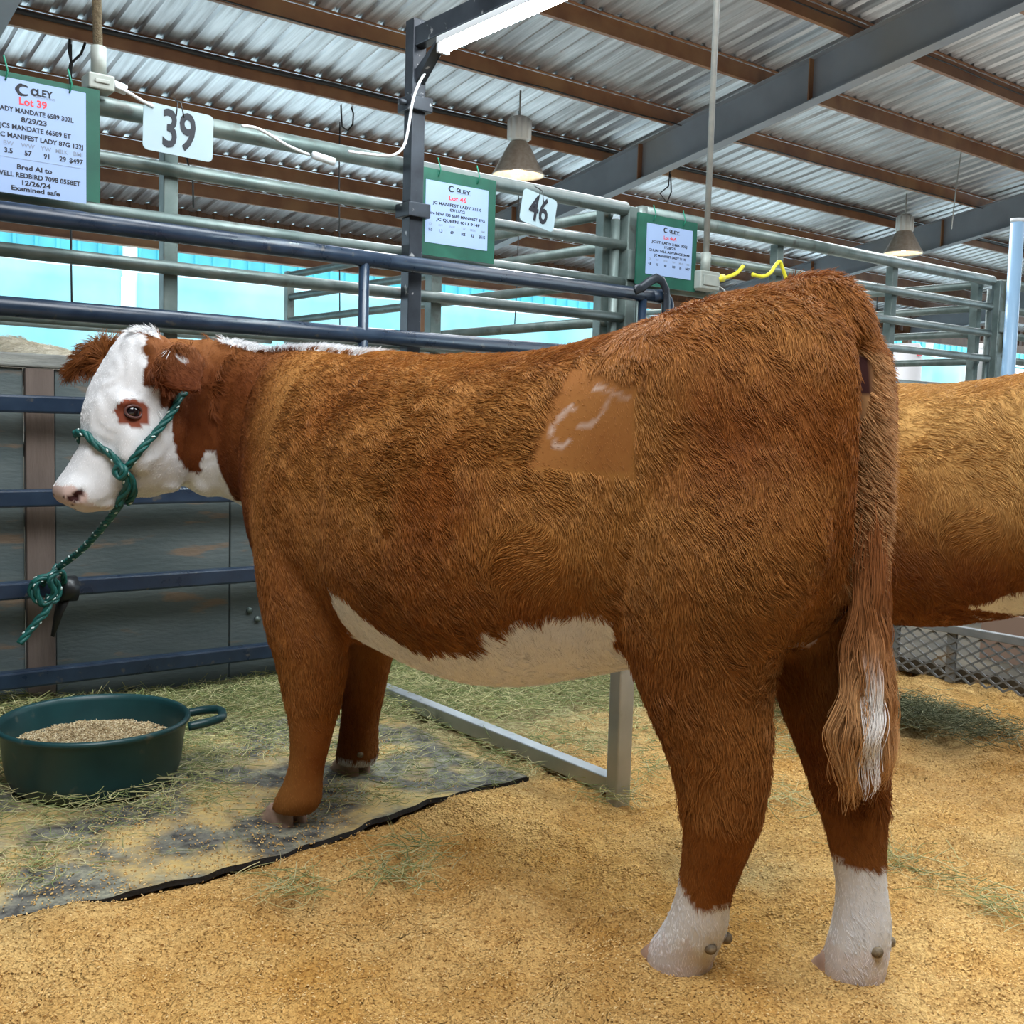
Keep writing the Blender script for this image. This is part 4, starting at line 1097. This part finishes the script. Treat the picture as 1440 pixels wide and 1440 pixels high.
# galvanised divider under the cow
M_STEEL = noisy('divider_steel', (.38, .42, .45), (.50, .54, .57), 6, .42, .6, c3=(.25, .27, .28), s3=9, lo3=.58, hi3=.7)
dv = empty('stall_divider', B(2.19, 2.25, 0), 'silver grey square-tube stall divider with upright post under the belly', 'divider')
bx(dv, 'end_post', M_STEEL, 2.168, 2.226, 2.238, 2.285, -.03, .92, bevel=.005)
bx(dv, 'bottom_rail', M_STEEL, 2.175, 2.225, 2.285, 3.85, .005, .055, bevel=.004)
bx(dv, 'far_post', M_STEEL, 2.175, 2.225, 3.80, 3.86, .055, .92, bevel=.004)
bx(dv, 'top_rail', M_STEEL, 2.175, 2.225, 2.285, 3.80, .86, .91, bevel=.004)
# expanded metal panel at the right
M_MESH = noisy('dull_steel', (.12, .13, .135), (.20, .205, .205), 10, .6, .4, c3=(.22, .16, .10), s3=7, lo3=.6, hi3=.7)
ex = empty('mesh_barrier', B(4.45, 1.2, 0), 'low grey expanded-metal panel standing on the shavings under the golden cow', 'panel')
bx(ex, 'top_bar', M_MESH, 4.44, 4.475, 1.0, 3.4, .222, .258, bevel=.003)
for w in (1.0, 1.75, 2.5, 2.78, 3.37): bx(ex, 'upright', M_MESH, 4.455, 4.47, w, w + .045, .0, .222, bevel=.003)
mb = MB(); dw, dz = .075, .0225
nwv = int(2.4 / dw)
for i in range(nwv):
    for j in range(10):
        w = 1.0 + i * dw + (dw / 2 if j % 2 else 0); z = .012 + j * dz
        if z + dz > .228: continue
        for s in (1, -1):
            mb.tube([B(4.455, w, z), B(4.455, w + s * dw / 2, z + dz)], .0058, 4, sm=False)
mb.build('expanded_mesh', M_MESH, ex)
mb = MB(); mb.box(4.56, 6.4, .6, 3.8, -.02, .045); tag(mb.build('rubber_mat', noisy('shade_dark_mat', (.05, .045, .035), (.11, .09, .06), 5, .9, bump=.4), loc=B(4.6, 2, 0)), 'dark mat added on the floor behind the expanded-metal panel in place of shade', 'mat')  # added dark slab, stands in for the shade behind the mesh
mb = MB(); mb.box(6.42, 6.46, .4, 3.9, 0, .80); tag(mb.build('plywood_board', noisy('shade_dark_board', (.022, .020, .020), (.05, .045, .04), 4, .8), loc=B(6.44, 2, 0)), 'low board added beyond the expanded-metal panel, coloured dark for shade', 'board')  # added board, near-black so the view through the mesh looks shaded
# things behind the mesh panel
bb = MB(); c = B(4.75, 2.02, 0); rings = [[c + np.array([r * math.cos(q), r * math.sin(q), z]) for q in np.linspace(0, 6.283, 24, endpoint=False)] for z, r in ((.0, .085), (.02, .10), (.24, .125), (.245, .135), (.26, .135), (.255, .12), (.10, .10))]
loft(bb, rings); tag(bb.build('bucket', mat('blue_plastic', (.02, .10, .42), .4), loc=c), 'blue plastic bucket behind the expanded-metal panel', 'bucket')
bx(empty('wood_crate', B(5.0, 2.5, 0), 'dark grey box behind the expanded-metal panel', 'crate'), 'body', mat('dark_grey_box', (.10, .10, .11), .6), 4.9, 5.2, 2.15, 2.42, 0, .30, bevel=.01)
bx(bpy.data.objects['wood_crate'], 'strip', mat('tan', (.22, .14, .10), .6), 4.88, 4.9, 2.32, 2.62, .02, .27, bevel=.004)

# ------------------------------------------------------------------ lamps hanging from the roof
def bulb_light(p, power):
    ld = bpy.data.lights.new('bulb_light', 'POINT'); ld.energy = power; ld.color = (1, .86, .62); ld.shadow_soft_size = .06
    o = bpy.data.objects.new('bulb_light', ld); COL.objects.link(o); o.location = Vector(p); return o
def high_bay(x, ytop, ybox, yrim, hw, label):
    w = 12.0
    u, zt = on_w(x, ytop, w); _, zb = on_w(x, ybox, w); _, zr = on_w(x, yrim, w)
    r = empty('high_bay_lamp', B(u, w, zr), label, 'lamp', None)
    pipe(r, 'stem', B(u, w, zb + .16), B(u, w, roof_z(w) - .02), .014, M_CONDUIT, 8)
    mb = MB(); c = B(u, w, 0)
    for i in range(10):
        q = 2 * math.pi * i / 10
        mb.tube([c + np.array([.14 * math.cos(q), .14 * math.sin(q), zb - .13]), c + np.array([.14 * math.cos(q), .14 * math.sin(q), zb + .13])], .03, 6)
    rings = [[c + np.array([rr * math.cos(q), rr * math.sin(q), zb + dz]) for q in np.linspace(0, 6.283, 20, endpoint=False)] for dz, rr in ((-.16, .10), (-.13, .15), (.13, .15), (.17, .10), (.19, .04))]
    loft(mb, rings); mb.build('ballast_housing', M_FIXT, r)
    mb = MB(); mb.tube([B(u, w, zr + .44), B(u, w, zb - .10)], .075, 14); mb.build('socket_neck', mat('neck_glow', (.9, .85, .6), .4, emis=(1, .88, .5), estr=1.3), r)
    prof = [(.085, .46), (.12, .43), (.17, .34), (.24, .20), (.30, .08), (.335, .02), (.35, .0), (.335, -.01), (.325, .015), (.29, .08), (.23, .19), (.16, .32), (.10, .41)]
    rings = [[c + np.array([rr * hw * math.cos(q), rr * hw * math.sin(q), zr + dz]) for q in np.linspace(0, 6.283, 32, endpoint=False)] for rr, dz in prof]
    mb = MB(); loft(mb, rings); mb.build('shade', M_SHADE, r)
    mb = MB(); loft(mb, [[c + np.array([rr * math.cos(q), rr * math.sin(q), zr + dz]) for q in np.linspace(0, 6.283, 16, endpoint=False)] for rr, dz in ((.02, .03), (.06, .06), (.075, .14), (.06, .26), (.04, .36))])
    mb.build('bulb', mat('bulb_glow', (1, .95, .8), .4, emis=(1, .90, .62), estr=14), r)
    bulb_light(B(u, w, zr + .04), 60)
high_bay(732, 125, 183, 247, 1.05, 'bell-shaped high bay lamp hanging above the number 46 plate')
high_bay(1275, 270, 316, 357, 1.05, 'bell-shaped high bay lamp hanging farther off, near the pale blue pole')
# wires along the purlins and dangling from the roof
for w, dz, lab in ((11.80, .12, 'long thin electric wire stapled along the brown purlin above the near bell lamp'), (8.7, .10, 'long thin electric wire along the purlin at the top of the picture'), (13.36, .14, 'black pipe running along a brown purlin left of the light post')):
    mb = MB(); P = [B(u, w - .02, roof_z(w) + dz - .02 * abs(math.sin(u * 1.3)) - (.13 if w < 12 and w > 11 else 0)) for u in np.arange(0, 40, .6)]
    mb.tube(P, .010 if w != 13.36 else .03, 6); tag(mb.build('roof_wire', M_CABLE), lab, 'wire')
def drop(w, lst, r, m, lab, top=True):
    P = wpts(w, lst)
    mb = MB(); mb.tube(P, r, 6); tag(mb.build('hanging_wire', m), lab, 'wire')
drop(12.5, [(98, 55), (97, 72), (101, 90), (98, 105), (99, 122)], .014, M_CABLE, 'short kinked wire dangling just left of the tan conduit')
drop(12.5, [(120, 60), (114, 76), (99, 90), (97, 100)], .014, M_CABLE, 'curved black wire beside the short kinked wire by the tan conduit')
drop(14, [(262, 218), (265, 232), (271, 243), (272, 292)], .012, M_CABLE, 'thin black wire dangling below the number 39 plate')
drop(14, [(476, 125), (491, 140), (497, 160), (496, 175), (489, 184), (481, 178), (480, 160), (479, 135)], .012, M_CABLE, 'looped black wire hanging from the roof left of the black post')
drop(12.5, [(478, 172), (477, 240), (478, 480)], .009, M_CABLE, 'thin vertical wire hanging left of the black post')
drop(14, [(100, 50), (100, 318), (100, 370), (101, 430)], .012, M_CABLE, 'thin vertical cable in front of the aqua curtain at the left')
drop(13, [(730, 150), (729, 262), (729, 330), (727, 400), (723, 470)], .010, M_CABLE, 'thin wire hanging below the near bell lamp')
drop(10.5, [(1372, 50), (1367, 120), (1355, 190), (1345, 260), (1338, 322)], .010, M_CONDUIT, 'pale cord slanting down from the roof beam at the upper right')
drop(13, [(942, 240), (940, 262), (928, 272), (938, 285), (944, 270), (943, 245)], .012, M_CABLE, 'small loop of black wire under the big roof beam')
drop(16, [(1099, 288), (1097, 330), (1095, 366), (1093, 400)], .012, M_CABLE, 'black wire hanging down to the yellow cord')
drop(17, [(1241, 305), (1235, 330), (1234, 380), (1233, 440)], .012, M_CABLE, 'thin wire hanging left of the far bell lamp')
drop(17, [(1349, 350), (1345, 400), (1341, 440)], .012, M_CABLE, 'thin wire hanging right of the far bell lamp')

# ------------------------------------------------------------------ notices and number plates
def text_geo(body, size, bold=0.0, shear=0.0, sx=1.0):
    cu = bpy.data.curves.new('t', 'FONT'); cu.body = body; cu.size = size; cu.align_x = 'CENTER'; cu.align_y = 'CENTER'
    cu.offset = bold; cu.shear = shear; cu.resolution_u = 3
    o = bpy.data.objects.new('t', cu); COL.objects.link(o)
    bpy.context.view_layer.update()
    me = bpy.data.meshes.new_from_object(o.evaluated_get(bpy.context.evaluated_depsgraph_get()))
    v = [(p.co.x * sx, p.co.y) for p in me.vertices]; f = [tuple(p.vertices) for p in me.polygons]
    bpy.data.objects.remove(o); bpy.data.curves.remove(cu); bpy.data.meshes.remove(me)
    return v, f
class Plane2:
    """flat face with local axes e (across), n2 (up), lying in plane W = w, tilted by ang"""
    def __init__(s, cu, cz, w, ang=0.0):
        s.c = B(cu, w, cz); ca, sa = math.cos(ang), math.sin(ang)
        s.e = UX * ca + Z * sa; s.up = -UX * sa + Z * ca; s.out = -WX
    def p(s, x, y, o=0.0): return s.c + s.e * x + s.up * y + s.out * o
def plate_mesh(pl, w, h, th, rad, o0=0.0):
    pts = []
    for cx, cy, q0 in ((w / 2 - rad, h / 2 - rad, 0), (-w / 2 + rad, h / 2 - rad, 90), (-w / 2 + rad, -h / 2 + rad, 180), (w / 2 - rad, -h / 2 + rad, 270)):
        for k in range(5):
            q = math.radians(q0 + 22.5 * k); pts.append((cx + rad * math.cos(q), cy + rad * math.sin(q)))
    n = len(pts); mb = MB()
    vs = [pl.p(x, y, o0 + th) for x, y in pts] + [pl.p(x, y, o0) for x, y in pts]
    mb.add(vs, [tuple(range(n)), tuple(range(2 * n - 1, n - 1, -1))] + [(i, n + i, n + (i + 1) % n, (i + 1) % n) for i in range(n)])
    return mb
def put_text(mb, pl, body, x, y, size, o, bold=0.0, shear=0, sx=1.0, fit=None):
    v, f = text_geo(body, size, bold, shear, sx)
    if fit:
        xs = [a for a, b in v]; k = fit / max(max(xs) - min(xs), 1e-6); v = [(a * k, b) for a, b in v]
    mb.add([pl.p(x + a, y + b, o) for a, b in v], f)
def notice(label, quad, wq, paper, lines, tiltdeg=0):
    """quad, paper: u0,u1,z0,z1 on plane W = wq"""
    u0, u1, z0, z1 = quad; r = empty('notice_board', B((u0 + u1) / 2, wq, z0), label, 'sign')
    pl = Plane2((u0 + u1) / 2, (z0 + z1) / 2, wq, math.radians(tiltdeg))
    plate_mesh(pl, u1 - u0, z1 - z0, .010, .004).build('green_board', M_GREEN, r)
    pu0, pu1, pz0, pz1 = paper; pp = Plane2((pu0 + pu1) / 2, (pz0 + pz1) / 2, wq, math.radians(tiltdeg))
    sheet = plate_mesh(pp, pu1 - pu0, pz1 - pz0, .0012, .002, .011).build('paper_sheet', M_PAPER, r)
    W_, H_ = pu1 - pu0, pz1 - pz0
    blk, red, gry = MB(), MB(), MB()
    for (txt, y, size, col, fit, x) in lines:
        b = {'k': blk, 'r': red, 'g': gry}[col]
        put_text(b, pp, txt, x * W_, (.5 - y) * H_, size * H_, .0128, size * H_ * (.036 if W_ > .5 else .030) * (1 if col != 'g' else .3), fit=(fit * W_ if fit else None))
    # round mark of the logo: thick C with a ring inside
    def arc(r0, r1, a0, a1, cx, cy, asp=1.25):
        vs = []; n = 18
        for k in range(n + 1):
            q = math.radians(a0 + (a1 - a0) * k / n); t = math.sin(math.pi * k / n) ** .5
            m_ = (r0 + r1) / 2; hw = (r1 - r0) / 2 * (.35 + .65 * t)
            for rr in (m_ - hw, m_ + hw): vs.append(pp.p(cx + rr * math.cos(q) * asp, cy + rr * math.sin(q), .0128))
        return vs, [(2 * k, 2 * k + 1, 2 * k + 3, 2 * k + 2) for k in range(n)]
    cx, cy = -.095 * W_, (.5 - .085) * H_
    blk.add(*arc(.030 * H_, .054 * H_, 45, 315, cx, cy)); blk.add(*arc(.014 * H_, .034 * H_, 0, 359, cx + .10 * W_, cy, 1.0))
    for k in (100, 160, 215): blk.add(*arc(.046 * H_, .058 * H_, k, k + 42, cx, cy))
    blk.build('lettering', M_INK, sheet); red.build('lot_lettering', M_RED, sheet); gry.build('caption_lettering', M_GREYINK, sheet)
    for du in (-.25, .25):
        uu = (u0 + u1) / 2 + du * (u1 - u0); mb = MB()
        mb.tube([B(uu, wq - .012, z1 - .03), B(uu + .006, wq - .02, z1), B(uu - .004, wq - .01, z1 + .05)], .003, 6)
        mb.build('twine', M_TWINE, r)
    return r
def quad_of(w, pts):
    q = [on_w(x, y, w) for x, y in pts]; us = [a for a, b in q]; zs = [b for a, b in q]
    return (np.mean([us[0], us[3]]), np.mean([us[1], us[2]]), np.mean([zs[2], zs[3]]), np.mean([zs[0], zs[1]]))
WQ = 4.045
q1 = quad_of(WQ, [(-45, 88), (130, 140), (136, 287), (-45, 262)]); p1 = quad_of(WQ, [(-35, 103), (108, 139), (119, 292), (-35, 268)])
q1 = (q1[0], q1[1], p1[2] + .01, q1[3])
notice('large green notice board for lot 39 at the upper left', q1, WQ - .05, p1, [
    ('LEY', .085, .085, 'k', .15, .10), ('AUCTIONS', .120, .030, 'g', .20, .10),
    ('Lot 39', .185, .088, 'r', .26, -.01), ('JC LADY MANDATE 6589 302L', .270, .058, 'k', .80, -.02), ('8/29/23', .345, .060, 'k', .24, 0),
    ('Sire JCS MANDATE 66589 ET', .418, .058, 'k', .78, -.04), ('Dam JC MANIFEST LADY 87G 132J', .497, .058, 'k', .94, 0),
    ('CE', .567, .055, 'g', None, -.40), ('BW', .567, .055, 'g', None, -.24), ('WW', .567, .055, 'g', None, -.06), ('YW', .567, .055, 'g', None, .11), ('MILK', .567, .050, 'g', None, .26), ('BMI', .567, .055, 'g', None, .42),
    ('3.5', .632, .060, 'k', None, -.24), ('57', .632, .060, 'k', None, -.06), ('91', .632, .060, 'k', None, .12), ('29', .632, .060, 'k', None, .27), ('$497', .632, .060, 'k', None, .40),
    ('__________________________________', .672, .04, 'g', .98, 0),
    ('Bred AI to', .760, .058, 'k', .33, 0), ('POWELL REDBIRD 7098 0558ET', .832, .058, 'k', .88, 0), ('12/26/24', .895, .058, 'k', .27, .01), ('Examined safe', .950, .056, 'k', .46, .01)])
q2 = quad_of(WQ, [(583, 234), (691, 256), (690, 372), (580, 358)]); p2 = quad_of(WQ, [(593, 252), (681, 271), (679, 355), (592, 340)])
L2 = lambda lot, a, b, c, d, v: [('LEY', .10, .090, 'k', .18, .11), ('AUCTIONS', .138, .030, 'g', .22, .10), (lot, .235, .098, 'r', .28, 0), (a, .350, .068, 'k', .78, 0), (b, .430, .066, 'k', .24, 0), (c, .520, .064, 'k', .90, 0), (d, .610, .064, 'k', .70, .02)] + \
    [(t, .70, .055, 'g', None, x) for t, x in zip(('CE', 'BW', 'WW', 'YW', 'MILK', 'BMI'), (-.42, -.26, -.08, .10, .26, .42))] + [(t, .79, .064, 'k', None, x) for t, x in zip(v, (-.42, -.26, -.08, .10, .25, .41))]
notice('green notice board for lot 46 right of the black post', q2, WQ - .02, p2, L2('Lot 46', 'JC MANIFEST LADY 211K', '09/13/22', 'Sire NJW 133 6589 MANIFEST 87G', 'JC QUEEN 4013 914F', ('5.0', '1.3', '69', '105', '32', '$515')))
q3 = quad_of(WQ, [(893, 300), (975, 313), (975, 410), (891, 401)]); p3 = quad_of(WQ, [(905, 314), (969, 325), (968, 394), (904, 386)])
notice('small green notice board behind the loin, right of the hinge posts', q3, WQ - .01, p3, L2('Lot 46A', 'JC LT LADY 246K 302J', '1/28/25', 'CHURCHILL ADVANCE 364E', 'JC MANIFEST LADY 211K', ('4.8', '3.5', '60', '103', '26', '$457')))
def number_plate(txt, cx, cy, wd, ht, ang, label, sx):  # digits are narrow
    u, z = on_w(cx, cy, 3.985)
    r = empty('number_plate', B(u, 3.985, z - ht / 2), label, 'sign')
    pl = Plane2(u, z, 3.985, math.radians(ang))
    plate_mesh(pl, wd, ht, .003, .02).build('plate', M_PLATE, r)
    mb = MB(); put_text(mb, pl, txt, 0, -.002, ht * 1.10, .0045, ht * .022, .0, sx); mb.build('lettering', M_INK, r)
    mb = MB(); mb.tube([pl.p(-.012, ht / 2 - .03, .006), pl.p(-.006, ht / 2 + .02, .0), pl.p(0, ht / 2 + .05, -.06)], .0022, 6); mb.tube([pl.p(.018, ht / 2 - .03, .006), pl.p(.006, ht / 2 + .02, 0), pl.p(0, ht / 2 + .05, -.06)], .0022, 6)
    mb.build('wire_tie', M_CABLE, r)
number_plate('39', 251, 186, .262, .170, -1.5, 'white number plate reading 39 hanging from the top pipe', .70)
number_plate('46', 757, 296, .205, .150, -9, 'white tilted number plate reading 46 hanging from the top pipe', .70)

# ------------------------------------------------------------------ feed tub
M_TUB = noisy('dark_green_rubber', (.006, .040, .045), (.010, .055, .060), 10, .38, c3=(.10, .11, .09), s3=16, lo3=.64, hi3=.76)
def feed_tub(cu, cw, label, r=.268, h=.182, feed=True):
    root = empty('feed_tub', B(cu, cw, .02), label, 'tub')
    c = B(cu, cw, .02); n = 64
    prof = [(.0, .0), (.80, 0), (.86, .012), (.90, .05), (.955, h * .9), (.985, h * .94), (1.0, h * .965), (1.0, h), (.975, h + .006), (.945, h), (.935, h * .93), (.875, .06), (.83, .022), (0.01, .02)]
    rings = [[c + np.array([max(rr * r, .003) * math.cos(q), max(rr * r, .003) * math.sin(q), z]) for q in np.linspace(0, 2 * math.pi, n, endpoint=False)] for rr, z in prof]
    mb = MB(); loft(mb, rings); mb.build('basin', M_TUB, root)
    for sgn in (1, -1):
        ang = math.radians(18); d = np.array([math.cos(ang), math.sin(ang), 0]) * sgn; s = np.array([-d[1], d[0], 0])
        mb = MB(); P = [c + d * r * .97 + s * .075 + Z * (h - .02), c + d * (r + .045) + s * .070 + Z * (h - .012), c + d * (r + .085) + s * .045 + Z * (h - .008), c + d * (r + .092) + Z * (h - .008),
                        c + d * (r + .085) - s * .045 + Z * (h - .008), c + d * (r + .045) - s * .070 + Z * (h - .012), c + d * r * .97 - s * .075 + Z * (h - .02)]
        mb.tube(list(interp([tuple(p) for p in P], 4)), .013, 12); mb.build('handle', M_TUB, root)
    return c, r, h
c, r, h = feed_tub(*TUB, 'dark green rubber feed tub with side handles holding ground feed')
M_FEED = attr_mat('feed_grain', 'tint', .85, .1)
mb = MB(); nr, na = 22, 72; vs = []
def feed_h(x, y): return .098 + .058 * math.exp(-((x + .01) ** 2 + (y - .0) ** 2) / .030) + .006 * math.sin(x * 60 + 3 * math.sin(y * 40)) * .5
for i in range(nr + 1):
    for k in range(na):
        rr = r * .905 * i / nr; q = 2 * math.pi * k / na; x, y = rr * math.cos(q), rr * math.sin(q); vs.append(c + np.array([x, y, feed_h(x, y) - .02 * (i / nr) ** 6]))
fs = [(i * na + k, (i + 1) * na + k, (i + 1) * na + (k + 1) % na, i * na + (k + 1) % na) for i in range(nr) for k in range(na)]
mb.add(vs, fs, 0, True); fo = mb.build('ground_feed', noisy('feed_bulk', (.34, .25, .13), (.52, .42, .25), 90, .9, bump=.8, bscale=160)); tag(fo, 'tan ground feed heaped in the dark green tub', 'feed', None, 'stuff')
N = 9000; q = rng.random(N) * 6.283; rr = r * .88 * np.sqrt(rng.random(N)); x, y = rr * np.cos(q), rr * np.sin(q); z = np.array([feed_h(a, b) for a, b in zip(x, y)]) + .002
b = c + np.stack([x, y, z], 1); an = rng.random(N) * 6.283; d = np.stack([np.cos(an), np.sin(an), rng.normal(0, .4, N)], 1) * rng.uniform(.002, .006, (N, 1))
gc = np.array([(.62, .50, .30), (.45, .33, .18), (.72, .62, .42), (.30, .22, .12)])[rng.integers(0, 4, N)]
g = make_curves('feed_flakes', np.stack([b - d, b, b + d], 1), np.tile([[.0008, .0014, .0008]], (N, 1)), gc, M_FEED, fo, np.zeros(3))
feed_tub(3.39, 3.48, 'second dark feed tub, barely seen behind the divider post', .24, .2)

# ------------------------------------------------------------------ rope halter and lead
M_ROPE = noisy('teal_rope', (.003, .066, .060), (.006, .115, .10), 60, .5)
M_FLECK = mat('silver_fleck', (.62, .72, .70), .35)
def rope(path, r, parent, name, twist=55, fleck=True, sub=10):
    P = interp([tuple(p) for p in path], sub)
    # even spacing
    seg = np.linalg.norm(np.diff(P, axis=0), axis=1); s = np.concatenate([[0], np.cumsum(seg)]); L = s[-1]; n = max(8, int(L / .0035))
    t = np.linspace(0, L, n); P = np.stack([np.interp(t, s, P[:, k]) for k in range(3)], 1)
    T = unit(np.gradient(P, axis=0)); a = np.array([0, 0, 1.0]) if abs(T[0][2]) < .9 else np.array([1.0, 0, 0]); A = []
    for i in range(n):
        a = a - (a @ T[i]) * T[i]; a /= np.linalg.norm(a); A.append(a)
    A = np.array(A); Bn = np.cross(T, A)
    mb = MB(); ph = t / r * .62
    for k in range(3):
        q = ph + k * 2.094
        mb.tube(list(P + (A * np.cos(q)[:, None] + Bn * np.sin(q)[:, None]) * r * .48), r * .60, 8)
    o = mb.build(name, M_ROPE, parent)
    if fleck:
        fb = MB(); q = ph + .9; Q = P + (A * np.cos(q)[:, None] + Bn * np.sin(q)[:, None]) * r * 1.0
        step = max(4, int(.030 / (L / n)))
        for i in range(2, n - 6, step):
            fb.tube(list(Q[i:i + 4]), [r * .10, r * .26, r * .26, r * .10], 6)
        if fb.n: fb.build('flecks', M_FLECK, o)
    return o
def hw3(x, y, z): return place(hd(x, y, z), MO, Mh, Ml)
def on_head(px, py, y):            # point of the sight line on the head plane y = const
    o = place(hd(0, y, 0), MO, Mh, Ml); nrm = place(hd(0, 1, 0), MO, Mh, Ml) - place(hd(0, 0, 0), MO, Mh, Ml); nrm[2] = 0
    d = pxray(px, py); t = ((o - CO) @ nrm) / (d @ nrm); return CO + t * d
from mathutils.bvhtree import BVHTree
_bv = np.empty(len(BODY.vertices) * 3, np.float32); BODY.vertices.foreach_get('co', _bv); _bw = place(_bv.reshape(-1, 3).astype(float), MO, Mh, Ml)
TREE = BVHTree.FromPolygons(_bw.tolist(), [tuple(p.vertices) for p in BODY.polygons])
def lay(p, off):                   # rest a point on the hide
    loc, nor, _, _ = TREE.find_nearest(Vector(p)); return np.array(loc) + np.array(nor) * off
hal = empty('rope_halter', on_head(177, 655, .09), 'teal rope halter on the cow\'s head with lead tied to the blue rail', 'halter')
off = .012
k0 = lay(on_head(177, 652, .09), off)
nose = [lay(on_head(x, y, yy), off) for x, y, yy in ((177, 652, .085), (160, 641, .088), (143, 630, .088), (128, 622, .078))]
nose += [lay(hw3(x, y, z), off) for x, y, z in ((.125, .045, 1.030), (.135, 0, 1.035), (.125, -.045, 1.028), (.09, -.09, 1.00), (.03, -.10, .955))]
rope(nose, .0105, hal, 'noseband')
ck = [lay(on_head(x, y, yy), off) for x, y, yy in ((177, 652, .085), (192, 632, .095), (208, 612, .10), (222, 594, .10), (236, 575, .10), (248, 560, .10), (258, 552, .10))]
ck += [hw3(-.155, .075, 1.20), hw3(-.175, .06, 1.23), hw3(-.19, 0, 1.25), hw3(-.175, -.06, 1.23)] + [lay(hw3(x, y, z), off + .004) for x, y, z in ((-.13, -.10, 1.16), (-.05, -.11, 1.05), (.03, -.10, .955))]
rope(ck, .0105, hal, 'cheek_strap')
rope([k0 + np.array([0, -.012, 0]), lay(on_head(176, 668, .08), off + .008), lay(on_head(175, 685, .075), off + .006), lay(on_head(170, 698, .065), off), lay(on_head(165, 708, .05), off)], .0115, hal, 'chin_drop')
rope([k0 + np.array([.004, -.012, -.005]), lay(on_head(181, 668, .08), off + .006), lay(on_head(186, 683, .075), off + .004), lay(on_head(187, 698, .065), off), lay(on_head(180, 708, .03), off)], .0105, hal, 'chin_loop')
rope([k0 + np.array([-.012, -.010, .012]), k0 + np.array([.012, -.022, .0]), k0 + np.array([.002, -.016, -.022]), k0 + np.array([-.014, -.012, -.006]), k0 + np.array([.006, -.018, .014])], .011, hal, 'halter_knot', fleck=False)
kp = B(*[on_w(66, 828, 3.87)[0]], 3.87, on_w(66, 828, 3.87)[1])
st = lay(on_head(165, 708, .05), off)
def onw3(x, y, w): u, z = on_w(x, y, w); return B(u, w, z)
rope([st, st * .8 + onw3(80, 800, 3.86) * .2 + np.array([0, 0, -.012]), st * .5 + onw3(80, 800, 3.86) * .5 + np.array([0, 0, -.02]), st * .2 + onw3(80, 800, 3.86) * .8 + np.array([0, 0, -.010]), onw3(80, 800, 3.86), onw3(72, 812, 3.85)], .0105, hal, 'lead')
rope([onw3(x, y, w) for x, y, w in ((80, 796, 3.87), (72, 808, 3.84), (52, 815, 3.84), (43, 830, 3.85), (52, 845, 3.84), (70, 848, 3.84), (82, 838, 3.85), (80, 820, 3.84), (66, 812, 3.83), (50, 822, 3.83), (60, 850, 3.83), (76, 835, 3.82), (70, 815, 3.81), (84, 803, 3.83), (90, 815, 3.86), (84, 830, 3.90), (70, 835, 3.97), (60, 828, 3.96), (62, 815, 3.86))], .0105, hal, 'hitch_knot')
rope([onw3(x, y, w) for x, y, w in ((70, 836, 3.84), (66, 858, 3.83), (55, 870, 3.83), (44, 884, 3.83), (34, 897, 3.83), (28, 905, 3.83))], .0125, hal, 'tail_end')

# things standing far off between the pens
def lathe(name, m, label, cat, u, w, z, prof):
    c = B(u, w, z); mb = MB()
    loft(mb, [[c + np.array([r * math.cos(q), r * math.sin(q), h]) for q in np.linspace(0, 2 * math.pi, 20, endpoint=False)] for h, r in prof])
    o = mb.build(name, m, loc=c); return tag(o, label, cat)
M_BAG = mat('white_sack', (.62, .62, .64), .7)
u, z = on_w(1272, 503, 9.0)
r_ = empty('feed_sack', B(u, 9.0, 0), 'white sack with a red mark far off, just right of the tail head', 'sack')
mb = MB(); loft(mb, [[B(u + a * math.cos(q), 9.0 + .22 * math.sin(q), h) for q in np.linspace(0, 2 * math.pi, 20, endpoint=False)] for h, a in ((0, .20), (.15, .30), (1.2, .30), (z + .08, .28), (z + .17, .22), (z + .20, .10))])
mb.build('sack_body', M_BAG, r_)
bx(r_, 'red_mark', M_RED, u - .04, u + .06, 8.76, 8.775, z + .02, z + .14)
u, z = on_w(1375, 503, 5.2)
lathe('white_jug', mat('white_plastic', (.75, .77, .78), .4), 'white round jug showing over the back of the golden cow', 'jug', u, 5.2, z - .10, [(-.25, .10), (0, .10), (.10, .10), (.15, .085), (.18, .05), (.22, .05), (.225, .03)])
bx(empty('shelf_crate', B(u, 5.2, 0), 'grey crate standing under the white jug', 'crate'), 'crate_body', M_BEAM, u - .2, u + .2, 5.0, 5.4, 0, z - .36)
